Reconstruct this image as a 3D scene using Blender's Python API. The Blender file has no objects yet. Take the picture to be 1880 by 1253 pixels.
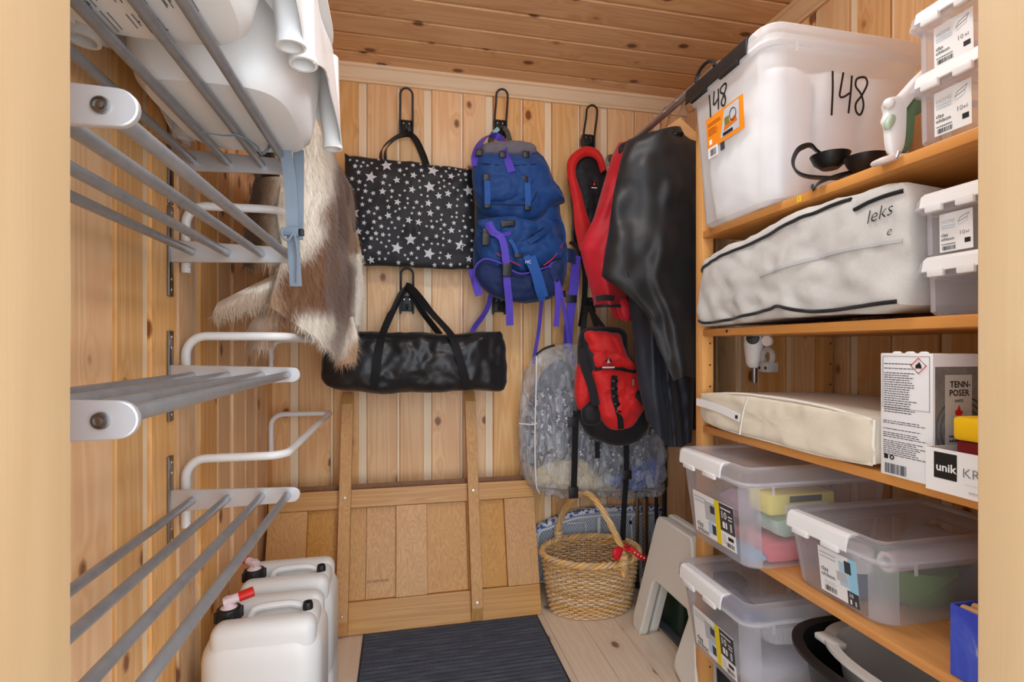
import bpy, bmesh, math, random
from mathutils import Vector, Matrix, noise
random.seed(7)
S = bpy.context.scene
C = S.collection
# ---------------------------------------------------------------- camera, world, exposure
F_PX, CX, HY, YAW, EYE = 945.0, 940.0, 637.0, math.radians(12.2), 1.1
cam_d = bpy.data.cameras.new('camera'); cam = bpy.data.objects.new('camera', cam_d); C.objects.link(cam)
cam.location = (0, 0, EYE); cam.rotation_euler = (math.pi / 2, 0, -YAW)
cam_d.sensor_width = 36; cam_d.lens = F_PX / 1880 * 36; cam_d.shift_y = (HY - 626.5) / 1880
cam_d.clip_start = 0.02
S.camera = cam
S.view_settings.view_transform = 'Standard'; S.view_settings.look = 'None'
S.view_settings.gamma = 1; S.view_settings.use_curve_mapping = False
S.cycles.max_bounces = 8; S.cycles.diffuse_bounces = 5; S.cycles.glossy_bounces = 3; S.cycles.transparent_max_bounces = 24; S.cycles.caustics_reflective = False; S.cycles.caustics_refractive = False
S.view_settings.exposure = 0.9
w = bpy.data.worlds.new('world'); S.world = w; w.use_nodes = True
w.node_tree.nodes['Background'].inputs[0].default_value = (0.80, 0.895, 1.0, 1)
w.node_tree.nodes['Background'].inputs[1].default_value = 2.2
ADDED_LAMP_STRENGTH = 16

FW = (math.sin(YAW), math.cos(YAW)); RT = (math.cos(YAW), -math.sin(YAW))
def P(px, py, X=None, Y=None, Z=None):
    """a point of the room: where the sight line of a picture point meets the plane X, Y or Z = constant"""
    u = (px - CX) / F_PX; v = (HY - py) / F_PX
    dx = FW[0] + RT[0] * u; dy = FW[1] + RT[1] * u
    d = X / dx if X is not None else (Y / dy if Y is not None else (Z - EYE) / v)
    return Vector((dx * d, dy * d, EYE + v * d))
V = Vector
# ---------------------------------------------------------------- mesh helpers
def frame(t, up=None):
    t = t.normalized(); up = V(up) if up is not None else V((0, 0, 1))
    if abs(t.dot(up.normalized())) > 0.98: up = V((0, 1, 0)) if abs(t.y) < 0.9 else V((1, 0, 0))
    s = t.cross(up).normalized(); n = s.cross(t).normalized()
    return s, n
def smooth(pts, it=2, closed=False):
    """Chaikin-like Catmull-Rom resampling"""
    pts = [V(p) for p in pts]
    n = len(pts); out = []
    seg = n if closed else n - 1
    k = 2 ** it
    for i in range(seg):
        p1, p2 = pts[i], pts[(i + 1) % n]
        p0 = pts[(i - 1) % n] if closed or i > 0 else p1 * 2 - p2
        p3 = pts[(i + 2) % n] if closed or i + 2 < n else p2 * 2 - p1
        for j in range(k):
            t = j / k
            out.append(0.5 * ((2 * p1) + (p2 - p0) * t + (2 * p0 - 5 * p1 + 4 * p2 - p3) * t * t + (3 * p1 - p0 - 3 * p2 + p3) * t ** 3))
    if not closed: out.append(pts[-1])
    return out
class MB:
    def __init__(s): s.v = []; s.f = []; s.m = []
    def add(s, v, f, mi=0):
        b = len(s.v); s.v += [V(p) for p in v]; s.f += [[i + b for i in q] for q in f]; s.m += [mi] * len(f); return s
    def box(s, x0, x1, y0, y1, z0, z1, mi=0):
        v = [(x, y, z) for z in (z0, z1) for y in (y0, y1) for x in (x0, x1)]
        return s.add(v, [(0, 2, 3, 1), (4, 5, 7, 6), (0, 1, 5, 4), (2, 6, 7, 3), (0, 4, 6, 2), (1, 3, 7, 5)], mi)
    def rbox(s, x0, x1, y0, y1, z0, z1, r, seg=2, mi=0, rot=None, piv=None):
        bm = bmesh.new(); bmesh.ops.create_cube(bm, size=1)
        for q in bm.verts: q.co = V(((x0 + x1) / 2 + q.co.x * (x1 - x0), (y0 + y1) / 2 + q.co.y * (y1 - y0), (z0 + z1) / 2 + q.co.z * (z1 - z0)))
        bmesh.ops.bevel(bm, geom=bm.edges[:], offset=r, segments=seg, profile=0.5, affect='EDGES', clamp_overlap=True)
        bm.verts.index_update()
        vs = [q.co.copy() for q in bm.verts]
        if rot is not None:
            pv = V(piv) if piv is not None else V(((x0 + x1) / 2, (y0 + y1) / 2, (z0 + z1) / 2))
            vs = [rot @ (q - pv) + pv for q in vs]
        fs = [[q.index for q in f.verts] for f in bm.faces]; bm.free()
        return s.add(vs, fs, mi)
    def obox(s, c, ax, ay, az, hx, hy, hz, mi=0):
        c = V(c); v = [c + ax * (x * hx) + ay * (y * hy) + az * (z * hz) for z in (-1, 1) for y in (-1, 1) for x in (-1, 1)]
        return s.add(v, [(0, 2, 3, 1), (4, 5, 7, 6), (0, 1, 5, 4), (2, 6, 7, 3), (0, 4, 6, 2), (1, 3, 7, 5)], mi)
    def loft(s, rings, closed=True, caps=True, mi=0):
        n = len(rings[0]); v = [p for r in rings for p in r]; f = []
        for i in range(len(rings) - 1):
            for j in range(n if closed else n - 1):
                a = i * n + j; b = i * n + (j + 1) % n
                f.append((a, b, b + n, a + n))
        if caps and closed:
            f.append(tuple(range(n))[::-1]); k = (len(rings) - 1) * n; f.append(tuple(range(k, k + n)))
        return s.add(v, f, mi)
    def tube(s, pts, r, n=8, caps=True, closed=False, mi=0, up=None):
        pts = [V(p) for p in pts]; m = len(pts)
        rad = r if isinstance(r, (list, tuple)) else [r] * m
        rings = []; prev = None
        for i in range(m):
            if closed: t = pts[(i + 1) % m] - pts[i - 1]
            else: t = pts[min(i + 1, m - 1)] - pts[max(i - 1, 0)]
            t.normalize()
            if prev is None: a, b = frame(t, up)
            else:
                b = (prev - t * prev.dot(t))
                b = b.normalized() if b.length > 1e-6 else frame(t)[1]
                a = t.cross(b).normalized()
            prev = b
            rings.append([pts[i] + a * (math.cos(k * 2 * math.pi / n) * rad[i]) + b * (math.sin(k * 2 * math.pi / n) * rad[i]) for k in range(n)])
        if closed: rings.append(rings[0])
        return s.loft(rings, True, caps and not closed, mi)
    def ribbon(s, pts, wdt, th, side=None, mi=0, closed=False):
        """flat strap swept along pts; side = width direction (vector or list)"""
        pts = [V(p) for p in pts]; m = len(pts); rings = []
        for i in range(m):
            t = (pts[min(i + 1, m - 1)] - pts[max(i - 1, 0)]).normalized()
            sd = side[i] if isinstance(side, list) else side
            sd = V(sd); sd = (sd - t * sd.dot(t)); sd.normalize(); nn = t.cross(sd).normalized()
            wd = wdt[i] if isinstance(wdt, (list, tuple)) else wdt
            a = sd * (wd / 2); b = nn * (th / 2)
            rings.append([pts[i] - a - b, pts[i] + a - b, pts[i] + a + b, pts[i] - a + b])
        return s.loft(rings, True, True, mi)
    def lathe(s, prof, c=(0, 0, 0), n=24, axis=None, mi=0, caps=False, sx=1.0, sy=1.0):
        c = V(c); az = V(axis).normalized() if axis is not None else V((0, 0, 1)); ax, ay = frame(az, (0, 1, 0) if abs(az.y) < .9 else (1, 0, 0))
        rings = [[c + ax * (math.cos(k * 2 * math.pi / n) * r * sx) + ay * (math.sin(k * 2 * math.pi / n) * r * sy) + az * h for k in range(n)] for r, h in prof]
        return s.loft(rings, True, caps, mi)
    def grid(s, fn, nu, nv, mi=0, th=0.0):
        P0 = [[V(fn(i / nu, j / nv)) for i in range(nu + 1)] for j in range(nv + 1)]
        v = [p for r in P0 for p in r]; n = nu + 1; f = []
        for j in range(nv):
            for i in range(nu):
                f.append((j * n + i, j * n + i + 1, (j + 1) * n + i + 1, (j + 1) * n + i))
        if th:
            nrm = []
            for j in range(nv + 1):
                for i in range(nu + 1):
                    a = P0[j][min(i + 1, nu)] - P0[j][max(i - 1, 0)]; b = P0[min(j + 1, nv)][i] - P0[max(j - 1, 0)][i]
                    q = a.cross(b); nrm.append(q.normalized() if q.length > 1e-12 else V((0, 0, 1)))
            k = len(v); v = v + [p - q * th for p, q in zip(v, nrm)]
            f2 = [tuple(i + k for i in q)[::-1] for q in f]
            bd = [j * n for j in range(nv + 1)] ; e = []
            loop = [i for i in range(nu + 1)] + [j * n + nu for j in range(1, nv + 1)] + [nv * n + i for i in range(nu - 1, -1, -1)] + [j * n for j in range(nv - 1, 0, -1)]
            for a in range(len(loop)):
                p, q = loop[a], loop[(a + 1) % len(loop)]; e.append((q, p, p + k, q + k))
            f = f + f2 + e
        return s.add(v, f, mi)
    def prism(s, pts, n, th, mi=0):
        """polygon (3D points) extruded by th along n"""
        pts = [V(p) for p in pts]; n = V(n).normalized() * th; k = len(pts)
        return s.add(pts + [p + n for p in pts], [tuple(range(k))[::-1], tuple(range(k, 2 * k))] + [(i, (i + 1) % k, (i + 1) % k + k, i + k) for i in range(k)], mi)
    def ball(s, c, r, nu=12, nv=8, sc=(1, 1, 1), mi=0):
        c = V(c); rings = []
        for j in range(1, nv):
            a = math.pi * j / nv
            rings.append([c + V((math.sin(a) * math.cos(2 * math.pi * i / nu) * r * sc[0], math.sin(a) * math.sin(2 * math.pi * i / nu) * r * sc[1], math.cos(a) * r * sc[2])) for i in range(nu)])
        return s.loft(rings, True, True, mi)
    def build(s, name, mat, root=None, sm=True, ang=35, bevel=0, sub=0):
        o0 = root['_o'] if root is not None and '_o' in root else None
        org = ORG.get(root.name, V((0, 0, 0))) if root is not None else V((0, 0, 0))
        me = bpy.data.meshes.new(name)
        me.from_pydata([tuple(p - org) for p in s.v], [], s.f)
        mats = mat if isinstance(mat, (list, tuple)) else [mat]
        for q in mats: me.materials.append(q)
        if len(mats) > 1: me.polygons.foreach_set('material_index', s.m)
        bm = bmesh.new(); bm.from_mesh(me); bmesh.ops.recalc_face_normals(bm, faces=bm.faces); bm.to_mesh(me); bm.free()
        if sm:
            me.shade_smooth()
            if not sub: me.set_sharp_from_angle(angle=math.radians(ang))
        o = bpy.data.objects.new(name, me); C.objects.link(o)
        if root is not None: o.parent = root; ORG[o.name] = org
        else: ORG[o.name] = V((0, 0, 0))
        if bevel:
            b = o.modifiers.new('bevel', 'BEVEL'); b.width = bevel; b.segments = 2; b.limit_method = 'ANGLE'; b.angle_limit = math.radians(40)
        if sub:
            b = o.modifiers.new('subdivision', 'SUBSURF'); b.levels = sub; b.render_levels = sub
        return o
ORG = {}
def tag(o, label=None, cat=None, group=None, kind=None):
    if label: o['label'] = label
    if cat: o['category'] = cat
    if group: o['group'] = group
    if kind: o['kind'] = kind
    return o
def thing(name, loc, label, cat, group=None):
    o = bpy.data.objects.new(name, None); C.objects.link(o); o.location = loc; o.empty_display_size = 0.05
    ORG[o.name] = V(loc)
    return tag(o, label, cat, group)
def solo(o, label, cat, group=None):
    """a thing that is one mesh: put its origin at its base"""
    me = o.data; n = len(me.vertices)
    lo = V((min(v.co.x for v in me.vertices), min(v.co.y for v in me.vertices), min(v.co.z for v in me.vertices)))
    hi = V((max(v.co.x for v in me.vertices), max(v.co.y for v in me.vertices), max(v.co.z for v in me.vertices)))
    c = V(((lo.x + hi.x) / 2, (lo.y + hi.y) / 2, lo.z))
    me.transform(Matrix.Translation(-c)); o.location = c
    return tag(o, label, cat, group)
def copy_tree(o, parent=None):
    c = o.copy(); C.objects.link(c); c.parent = parent
    for ch in o.children: copy_tree(ch, c)
    return c
def text(s, org, ax, ay, h, mat, root, name='lettering', align='LEFT', lift=0.0008, bold=0.0, shear=0.0):
    """flat lettering: baseline start org, reading direction ax, up direction ay, cap height h"""
    cu = bpy.data.curves.new(name, 'FONT'); cu.body = s; cu.size = h * 1.38; cu.align_x = align; cu.offset = bold * h; cu.shear = shear
    cu.resolution_u = 2
    t = bpy.data.objects.new(name, cu); C.objects.link(t)
    bpy.context.view_layer.update()
    me = bpy.data.meshes.new_from_object(t.evaluated_get(bpy.context.evaluated_depsgraph_get()))
    C.objects.unlink(t); bpy.data.objects.remove(t); bpy.data.curves.remove(cu)
    ax = V(ax).normalized(); ay = V(ay); ay = (ay - ax * ay.dot(ax)).normalized(); az = ax.cross(ay)
    o0 = V(org) + az * lift - ORG.get(root.name, V((0, 0, 0)))
    me.transform(Matrix((( ax.x, ay.x, az.x, o0.x), (ax.y, ay.y, az.y, o0.y), (ax.z, ay.z, az.z, o0.z), (0, 0, 0, 1))))
    me.materials.append(mat)
    o = bpy.data.objects.new(name, me); C.objects.link(o); o.parent = root; ORG[o.name] = ORG.get(root.name, V((0, 0, 0)))
    return o
def wob(p, sc=4.0, amp=0.01, seed=0):
    return noise.noise(V(p) * sc + V((seed * 7.3, seed * 3.1, seed))) * amp
def lerp(a, b, t): return a + (b - a) * t
def interp(tab, t):
    for i in range(len(tab) - 1):
        if t <= tab[i + 1][0]:
            a, b = tab[i], tab[i + 1]; k = (t - a[0]) / max(b[0] - a[0], 1e-9)
            return a[1] + (b[1] - a[1]) * max(0, min(1, k))
    return tab[-1][1]
# ---------------------------------------------------------------- materials
def srgb(r, g, b):
    f = lambda c: (c / 255 / 12.92) if c / 255 <= 0.04045 else ((c / 255 + 0.055) / 1.055) ** 2.4
    return (f(r), f(g), f(b), 1)
class NT:
    def __init__(s, name):
        s.mat = bpy.data.materials.new(name); s.mat.use_nodes = True; s.t = s.mat.node_tree; s.p = s.t.nodes['Principled BSDF']; s.out = s.t.nodes['Material Output']
    def n(s, typ, **k):
        q = s.t.nodes.new(typ)
        for a, b in k.items():
            if a.startswith('i_'): q.inputs[a[2:].replace('_', ' ')].default_value = b
            else: setattr(q, a, b)
        return q
    def l(s, a, b): s.t.links.new(a, b)
    def math(s, op, a, b=None, c=None):
        q = s.n('ShaderNodeMath', operation=op)
        for i, x in enumerate((a, b, c)):
            if x is None: continue
            if isinstance(x, (int, float)): q.inputs[i].default_value = x
            else: s.l(x, q.inputs[i])
        return q.outputs[0]
    def ramp(s, fac, stops, mode='LINEAR'):
        q = s.n('ShaderNodeValToRGB'); q.color_ramp.interpolation = mode
        e = q.color_ramp.elements
        while len(e) < len(stops): e.new(0.5)
        for i, (p, c) in enumerate(stops):
            e[i].position = p; e[i].color = c if len(c) == 4 else (*c, 1)
        s.l(fac, q.inputs[0]); return q.outputs[0]
    def mix(s, fac, a, b, bt='MIX'):
        q = s.n('ShaderNodeMix', data_type='RGBA', blend_type=bt)
        for i, x in ((0, fac), (6, a), (7, b)):
            if isinstance(x, (int, float)): q.inputs[i].default_value = x
            elif isinstance(x, tuple): q.inputs[i].default_value = x
            else: s.l(x, q.inputs[i])
        return q.outputs[2]
    def coord(s, scale=(1, 1, 1), rand=False):
        tc = s.n('ShaderNodeTexCoord').outputs['Object']
        if rand:
            oi = s.n('ShaderNodeObjectInfo').outputs['Random']
            cx = s.n('ShaderNodeCombineXYZ')
            for i, k in enumerate((37.0, 61.0, 83.0)): s.l(s.math('MULTIPLY', oi, k), cx.inputs[i])
            va = s.n('ShaderNodeVectorMath', operation='ADD'); s.l(tc, va.inputs[0]); s.l(cx.outputs[0], va.inputs[1]); tc = va.outputs[0]
        m = s.n('ShaderNodeVectorMath', operation='MULTIPLY'); s.l(tc, m.inputs[0]); m.inputs[1].default_value = scale
        return m.outputs[0]
    def noise(s, vec, scale=1, detail=3, rough=0.5, dist=0):
        q = s.n('ShaderNodeTexNoise'); q.inputs['Scale'].default_value = scale; q.inputs['Detail'].default_value = detail
        q.inputs['Roughness'].default_value = rough; q.inputs['Distortion'].default_value = dist
        if vec is not None: s.l(vec, q.inputs['Vector'])
        return q.outputs['Fac']
    def bump(s, h, strength=0.3, dist=0.002):
        q = s.n('ShaderNodeBump'); q.inputs['Strength'].default_value = strength; q.inputs['Distance'].default_value = dist
        s.l(h, q.inputs['Height']); s.l(q.outputs[0], s.p.inputs['Normal'])
def wood(name, light, dark, axis='z', knots=1.0, ring=0.5, rough=0.45, tint=0.16, knotcol=None, nscale=9.0, spec=0.4):
    t = NT(name)
    def sc(ac, ln): return tuple(ln if a == axis else ac for a in 'xyz')
    oi = t.n('ShaderNodeObjectInfo').outputs['Random']
    vo = t.n('ShaderNodeTexVoronoi', feature='F1'); vo.inputs['Scale'].default_value = 1
    wv = t.coord(sc(9.5, 6.2), True)
    # wobble the knot outline
    t.l(wv, vo.inputs['Vector'])
    dist = t.math('ADD', vo.outputs['Distance'], t.math('MULTIPLY', t.math('SUBTRACT', t.noise(t.coord(sc(60, 40), True), 1, 2), 0.5), 0.06))
    near = t.math('SUBTRACT', 1.0, t.math('SMOOTH_MIN', t.math('MULTIPLY', dist, 2.6), 1.0, 0.2))
    n1 = t.noise(t.coord(sc(nscale, 0.45), True), 1, 2, 0.5, 0.3)
    n1 = t.math('ADD', n1, t.math('MULTIPLY', near, 0.10 * knots))
    rings = t.math('MULTIPLY_ADD', t.math('SINE', t.math('MULTIPLY', n1, 75.0)), 0.5, 0.5)
    fib = t.noise(t.coord(sc(260, 5), True), 1, 2)
    big = t.noise(t.coord(sc(3.0, 0.8), True), 1, 1)
    fac = t.math('ADD', t.math('MULTIPLY', rings, 0.42 * ring), t.math('ADD', t.math('MULTIPLY', fib, 0.35 * ring), t.math('MULTIPLY', big, 0.55 * ring)))
    col = t.mix(fac, light, dark)
    kc = knotcol or srgb(96, 52, 24)
    if knots > 0:
        sepn = t.n('ShaderNodeSeparateColor'); t.l(vo.outputs['Color'], sepn.inputs[0])
        sel = t.math('LESS_THAN', sepn.outputs[0], min(1.0, 0.75 * knots))
        halo = t.ramp(dist, [(0.12, (1, 1, 1)), (0.36, (0, 0, 0))])
        core = t.ramp(dist, [(0.10, (1, 1, 1)), (0.165, (0, 0, 0))])
        col = t.mix(t.math('MULTIPLY', t.math('MULTIPLY', halo, 0.45), sel), col, dark)
        col = t.mix(t.math('MULTIPLY', t.math('MULTIPLY', core, 0.9), sel), col, kc)
    hsv = t.n('ShaderNodeHueSaturation')
    t.l(t.math('MULTIPLY_ADD', oi, tint, 1 - tint * 0.5), hsv.inputs['Value'])
    r2 = t.math('FRACT', t.math('MULTIPLY', oi, 17.31))
    t.l(t.math('MULTIPLY_ADD', r2, tint * 1.2, 1 - tint * 0.6), hsv.inputs['Saturation'])
    t.l(col, hsv.inputs['Color'])
    t.l(hsv.outputs[0], t.p.inputs['Base Color'])
    t.p.inputs['Roughness'].default_value = rough; t.p.inputs['Specular IOR Level'].default_value = spec
    t.bump(fib, 0.12, 0.001)
    return t.mat
def plain(name, col, rough=0.5, metal=0.0, spec=0.5, var=0.0, vscale=8, bumpy=0.0, bscale=200, sheen=0.0, coat=0.0):
    t = NT(name); p = t.p
    p.inputs['Roughness'].default_value = rough; p.inputs['Metallic'].default_value = metal; p.inputs['Specular IOR Level'].default_value = spec
    if sheen: p.inputs['Sheen Weight'].default_value = sheen
    if coat: p.inputs['Coat Weight'].default_value = coat
    if var:
        n = t.noise(t.coord(), vscale, 4, 0.6)
        d = tuple(c * (1 - var) for c in col[:3]) + (1,); l = tuple(min(1, c * (1 + var)) for c in col[:3]) + (1,)
        t.l(t.ramp(n, [(0.3, d), (0.7, l)]), p.inputs['Base Color'])
    else: p.inputs['Base Color'].default_value = col
    if bumpy: t.bump(t.noise(t.coord(), bscale, 2), bumpy, 0.002)
    return t.mat
def fabric(name, col, rough=0.8, weave=900, var=0.12, bump=0.25, sheen=0.2, spec=0.25, wr=0.0, wscale=14):
    t = NT(name); p = t.p; c = t.coord()
    n = t.noise(c, 10, 3, 0.6); wv = t.noise(c, weave, 1)
    d = tuple(x * (1 - var) for x in col[:3]) + (1,); l = tuple(min(1, x * (1 + var)) for x in col[:3]) + (1,)
    t.l(t.ramp(t.math('MULTIPLY_ADD', wv, 0.35, t.math('MULTIPLY', n, 0.65)), [(0.3, d), (0.7, l)]), p.inputs['Base Color'])
    p.inputs['Roughness'].default_value = rough; p.inputs['Sheen Weight'].default_value = sheen; p.inputs['Specular IOR Level'].default_value = spec
    h = t.math('MULTIPLY', wv, 0.3)
    if wr: h = t.math('ADD', h, t.math('MULTIPLY', t.noise(c, wscale, 4, 0.6, 0.8), wr * 6))
    t.bump(h, bump, 0.004 if wr else 0.001)
    return t.mat
def clear(name, col=(0.9, 0.9, 0.95, 1), opac=0.35, edge=0.75, rough=0.25, trans=0.5):
    """frosted see-through plastic"""
    t = NT(name); p = t.p
    p.inputs['Base Color'].default_value = col; p.inputs['Roughness'].default_value = rough
    tr = t.n('ShaderNodeBsdfTransparent'); tr.inputs[0].default_value = (0.97, 0.97, 0.98, 1)
    tl = t.n('ShaderNodeBsdfTranslucent'); tl.inputs[0].default_value = col
    m0 = t.n('ShaderNodeMixShader'); m0.inputs[0].default_value = trans; t.l(p.outputs[0], m0.inputs[1]); t.l(tl.outputs[0], m0.inputs[2])
    lw = t.n('ShaderNodeLayerWeight'); lw.inputs[0].default_value = 0.35
    fac = t.math('MULTIPLY_ADD', lw.outputs['Facing'], edge - opac, opac)
    m = t.n('ShaderNodeMixShader'); t.l(fac, m.inputs[0]); t.l(tr.outputs[0], m.inputs[1]); t.l(m0.outputs[0], m.inputs[2])
    t.l(m.outputs[0], t.out.inputs['Surface'])
    return t.mat
MT = {}
MT['wall'] = wood('pine_wall', srgb(248, 213, 163), srgb(221, 159, 98), 'z', 1.4, 0.75, 0.42, 0.2, srgb(120, 66, 36))
MT['strip'] = wood('pine_strip', srgb(252, 234, 204), srgb(240, 208, 166), 'z', 0, 0.5, 0.45, 0.12)
MT['ceil'] = wood('pine_ceiling', srgb(244, 203, 150), srgb(210, 148, 90), 'x', 1.5, 0.75, 0.4, 0.16)
MT['floor'] = wood('pine_floor', srgb(232, 214, 192), srgb(206, 178, 148), 'y', 0.9, 0.5, 0.5, 0.08, srgb(120, 88, 64))
MT['trimx'] = wood('pine_trim_x', srgb(242, 218, 184), srgb(224, 188, 146), 'x', 0.06, 0.4, 0.45, 0.05)
MT['trimy'] = wood('pine_trim_y', srgb(236, 200, 156), srgb(214, 168, 120), 'y', 0.3, 0.4, 0.45, 0.05)
MT['jamb'] = wood('pale_jamb', srgb(206, 176, 136), srgb(186, 152, 110), 'z', 0.15, 0.45, 0.5, 0.03, srgb(190, 150, 104), 5)
MT['shelf'] = wood('lacquered_shelf', srgb(220, 158, 88), srgb(192, 122, 58), 'y', 0.12, 0.5, 0.35, 0.06)
MT['post'] = wood('lacquered_post', srgb(226, 170, 102), srgb(202, 138, 76), 'z', 0.3, 0.4, 0.35, 0.06)
MT['oakz'] = wood('oak_upright', srgb(222, 172, 104), srgb(182, 126, 64), 'z', 0.0, 0.8, 0.42, 0.14, None, 26)
MT['oakx'] = wood('oak_rail', srgb(222, 172, 104), srgb(182, 126, 64), 'x', 0.0, 0.8, 0.42, 0.12, None, 18)
MT['black'] = plain('black_plastic', srgb(22, 22, 24), 0.45)
MT['blackweb'] = fabric('black_webbing', srgb(20, 20, 23), 0.7, 1200, 0.2, 0.3, 0.1)
MT['white'] = plain('white_plastic', srgb(236, 236, 236), 0.4)
MT['steel'] = plain('brushed_steel', srgb(150, 148, 146), 0.35, 1.0)
MT['ink'] = plain('black_ink', srgb(20, 20, 22), 0.6)
MT['grey_ink'] = plain('grey_ink', srgb(120, 122, 128), 0.6)
MT['paper'] = plain('label_paper', srgb(240, 240, 240), 0.55)
MT['screw'] = plain('screw_head', srgb(190, 186, 178), 0.3, 0.9)
MT['whitemetal'] = plain('white_lacquered_metal', srgb(240, 240, 240), 0.3, 0.0, 0.5)
MT['alu'] = plain('satin_aluminium', srgb(208, 208, 210), 0.38, 0.55, 0.5)
MT['rod'] = plain('grey_steel_tube', srgb(158, 160, 163), 0.36, 0.5, 0.5, 0.12, 30)
MT['darkmetal'] = plain('dark_metal', srgb(44, 46, 48), 0.45, 0.5)
# ================================================================ the room
XL, XR, YF, YB, ZC = -0.526, 1.385, 0.46, 2.32, 2.306
def struct(o): return tag(o, kind='structure')
def sroot(name, mb, mat):
    o = mb.build(name, mat, None, sm=False); return struct(o)
T = 0.014
wl = sroot('wall_left', MB().box(XL - 0.08, XL - T, YF - 0.06, YB + 0.1, 0, ZC), MT['wall'])
wb = sroot('wall_back', MB().box(XL - T, XR + T, YB + T, YB + 0.08, 0, ZC), MT['wall'])
wr = sroot('wall_right', MB().box(XR + T, XR + 0.08, YF - 0.06, YB + 0.1, 0, ZC), MT['wall'])
ce = sroot('ceiling', MB().box(XL - 0.08, XR + 0.08, YF - 0.06, YB + 0.1, ZC + T, ZC + 0.1), MT['ceil'])
fl = sroot('floor', MB().box(XL - 0.08, XR + 0.08, -1.2, YB + 0.1, -0.1, -0.02), MT['floor'])
DX0, DX1, DZ = -0.25, 0.645, 2.12
fm = MB(); fm.box(XL - 0.08, DX0 - 0.03, 0.16, YF, 0, ZC + 0.1); fm.box(DX1 + 0.03, XR + 0.08, 0.16, YF, 0, ZC + 0.1); fm.box(DX0 - 0.03, DX1 + 0.03, 0.16, YF, DZ + 0.03, ZC + 0.1)
wf = sroot('wall_front', fm, MT['wall'])
for i, (a, b, c, d) in enumerate(((DX0 - 0.03, DX0, 0, DZ), (DX1, DX1 + 0.03, 0, DZ), (DX0 - 0.03, DX1 + 0.03, DZ, DZ + 0.03))):
    q = MB().rbox(a, b, 0.14, YF + 0.004, c, d, 0.003).build('trim_%d' % (i + 1), MT['jamb'], None); struct(q)
# tongue and groove boards: face + recessed bead strip, two widths of strip sharing mesh data
def board_mesh(name, pitch, strip, length, ax, ay, az, mat, smat, gap=0.0022, dep=0.006):
    """ax across, ay outward (towards the room), az along; starts at 0"""
    me = MB(); ax, ay, az = V(ax), V(ay), V(az); fw = pitch - strip
    def slab(a0, a1, h0, h1, mi):
        r = 0.0022
        prof = [(a0, h0), (a0, h1 - r), (a0 + r, h1), (a1 - r, h1), (a1, h1 - r), (a1, h0)]
        me.loft([[ax * a + ay * h + az * z for a, h in prof] for z in (0, length)], True, True, mi)
    slab(gap / 2, fw, -0.001, T, 0)
    slab(fw, pitch - gap / 2, -0.001, T - dep, 1)
    o = me.build(name, [mat, smat], None, sm=False); m = o.data; bpy.data.objects.remove(o); return m
def lay(parent, name, pitch, n, org, ax, meshes):
    for i in range(n):
        o = bpy.data.objects.new(name, meshes[i % len(meshes)]); C.objects.link(o); o.parent = parent
        o.location = V(org) + V(ax) * (pitch * i)
PW = 0.1395
ml = [board_mesh('wall_board', PW, s, ZC, (0, 1, 0), (1, 0, 0), (0, 0, 1), MT['wall'], MT['strip']) for s in (0.034, 0.011)]
lay(wl, 'board', PW, 14, (XL - T, 1.109 - PW * 5, 0), (0, 1, 0), ml[::-1])
mb_ = [board_mesh('wall_board', PW, s, ZC, (1, 0, 0), (0, -1, 0), (0, 0, 1), MT['wall'], MT['strip']) for s in (0.036, 0.012)]
lay(wb, 'board', PW, 14, (-0.562, YB + T, 0), (1, 0, 0), mb_)
mr = [board_mesh('wall_board', PW, s, ZC, (0, 1, 0), (-1, 0, 0), (0, 0, 1), MT['wall'], MT['strip']) for s in (0.03, 0.012)]
lay(wr, 'board', PW, 14, (XR + T, 0.39, 0), (0, 1, 0), mr)
mc = [board_mesh('ceiling_board', 0.125, 0.012, XR - XL, (0, 1, 0), (0, 0, -1), (1, 0, 0), MT['ceil'], MT['ceil'], 0.003)]
lay(ce, 'board', 0.125, 15, (XL, YB - 15 * 0.125, ZC + T), (0, 1, 0), mc)
mf = []
fb = MB().rbox(0.0006, 0.137 - 0.0006, 0, YB + 1.2 + 0.0, -0.022, 0, 0.0012, 1).build('floor_board', MT['floor'], None, sm=False); mfm = fb.data; bpy.data.objects.remove(fb)
lay(fl, 'board', 0.137, 14, (XL, -1.2, 0), (1, 0, 0), [mfm])
# crown mouldings
def mould(name, a, b, inw, mat):
    a, b, inw = V(a), V(b), V(inw); up = V((0, 0, 1))
    prof = [(0, 0), (0.012, 0.0), (0.012, 0.008), (0.02, 0.014), (0.032, 0.032), (0.042, 0.046), (0.05, 0.05), (0.05, 0.062), (0, 0.062)]
    m = MB().loft([[q + inw * x + up * (z - 0.062) for x, z in prof] for q in (a, b)])
    return struct(m.build(name, mat, None, sm=False))
mould('trim_4', (XL, YB, ZC), (XR, YB, ZC), (0, -1, 0), MT['trimx'])
mould('trim_5', (XR, YF, ZC), (XR, YB - 0.05, ZC), (-1, 0, 0), MT['trimy'])
mould('trim_6', (XL, YF, ZC), (XL, YB - 0.05, ZC), (1, 0, 0), MT['trimy'])
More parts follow.
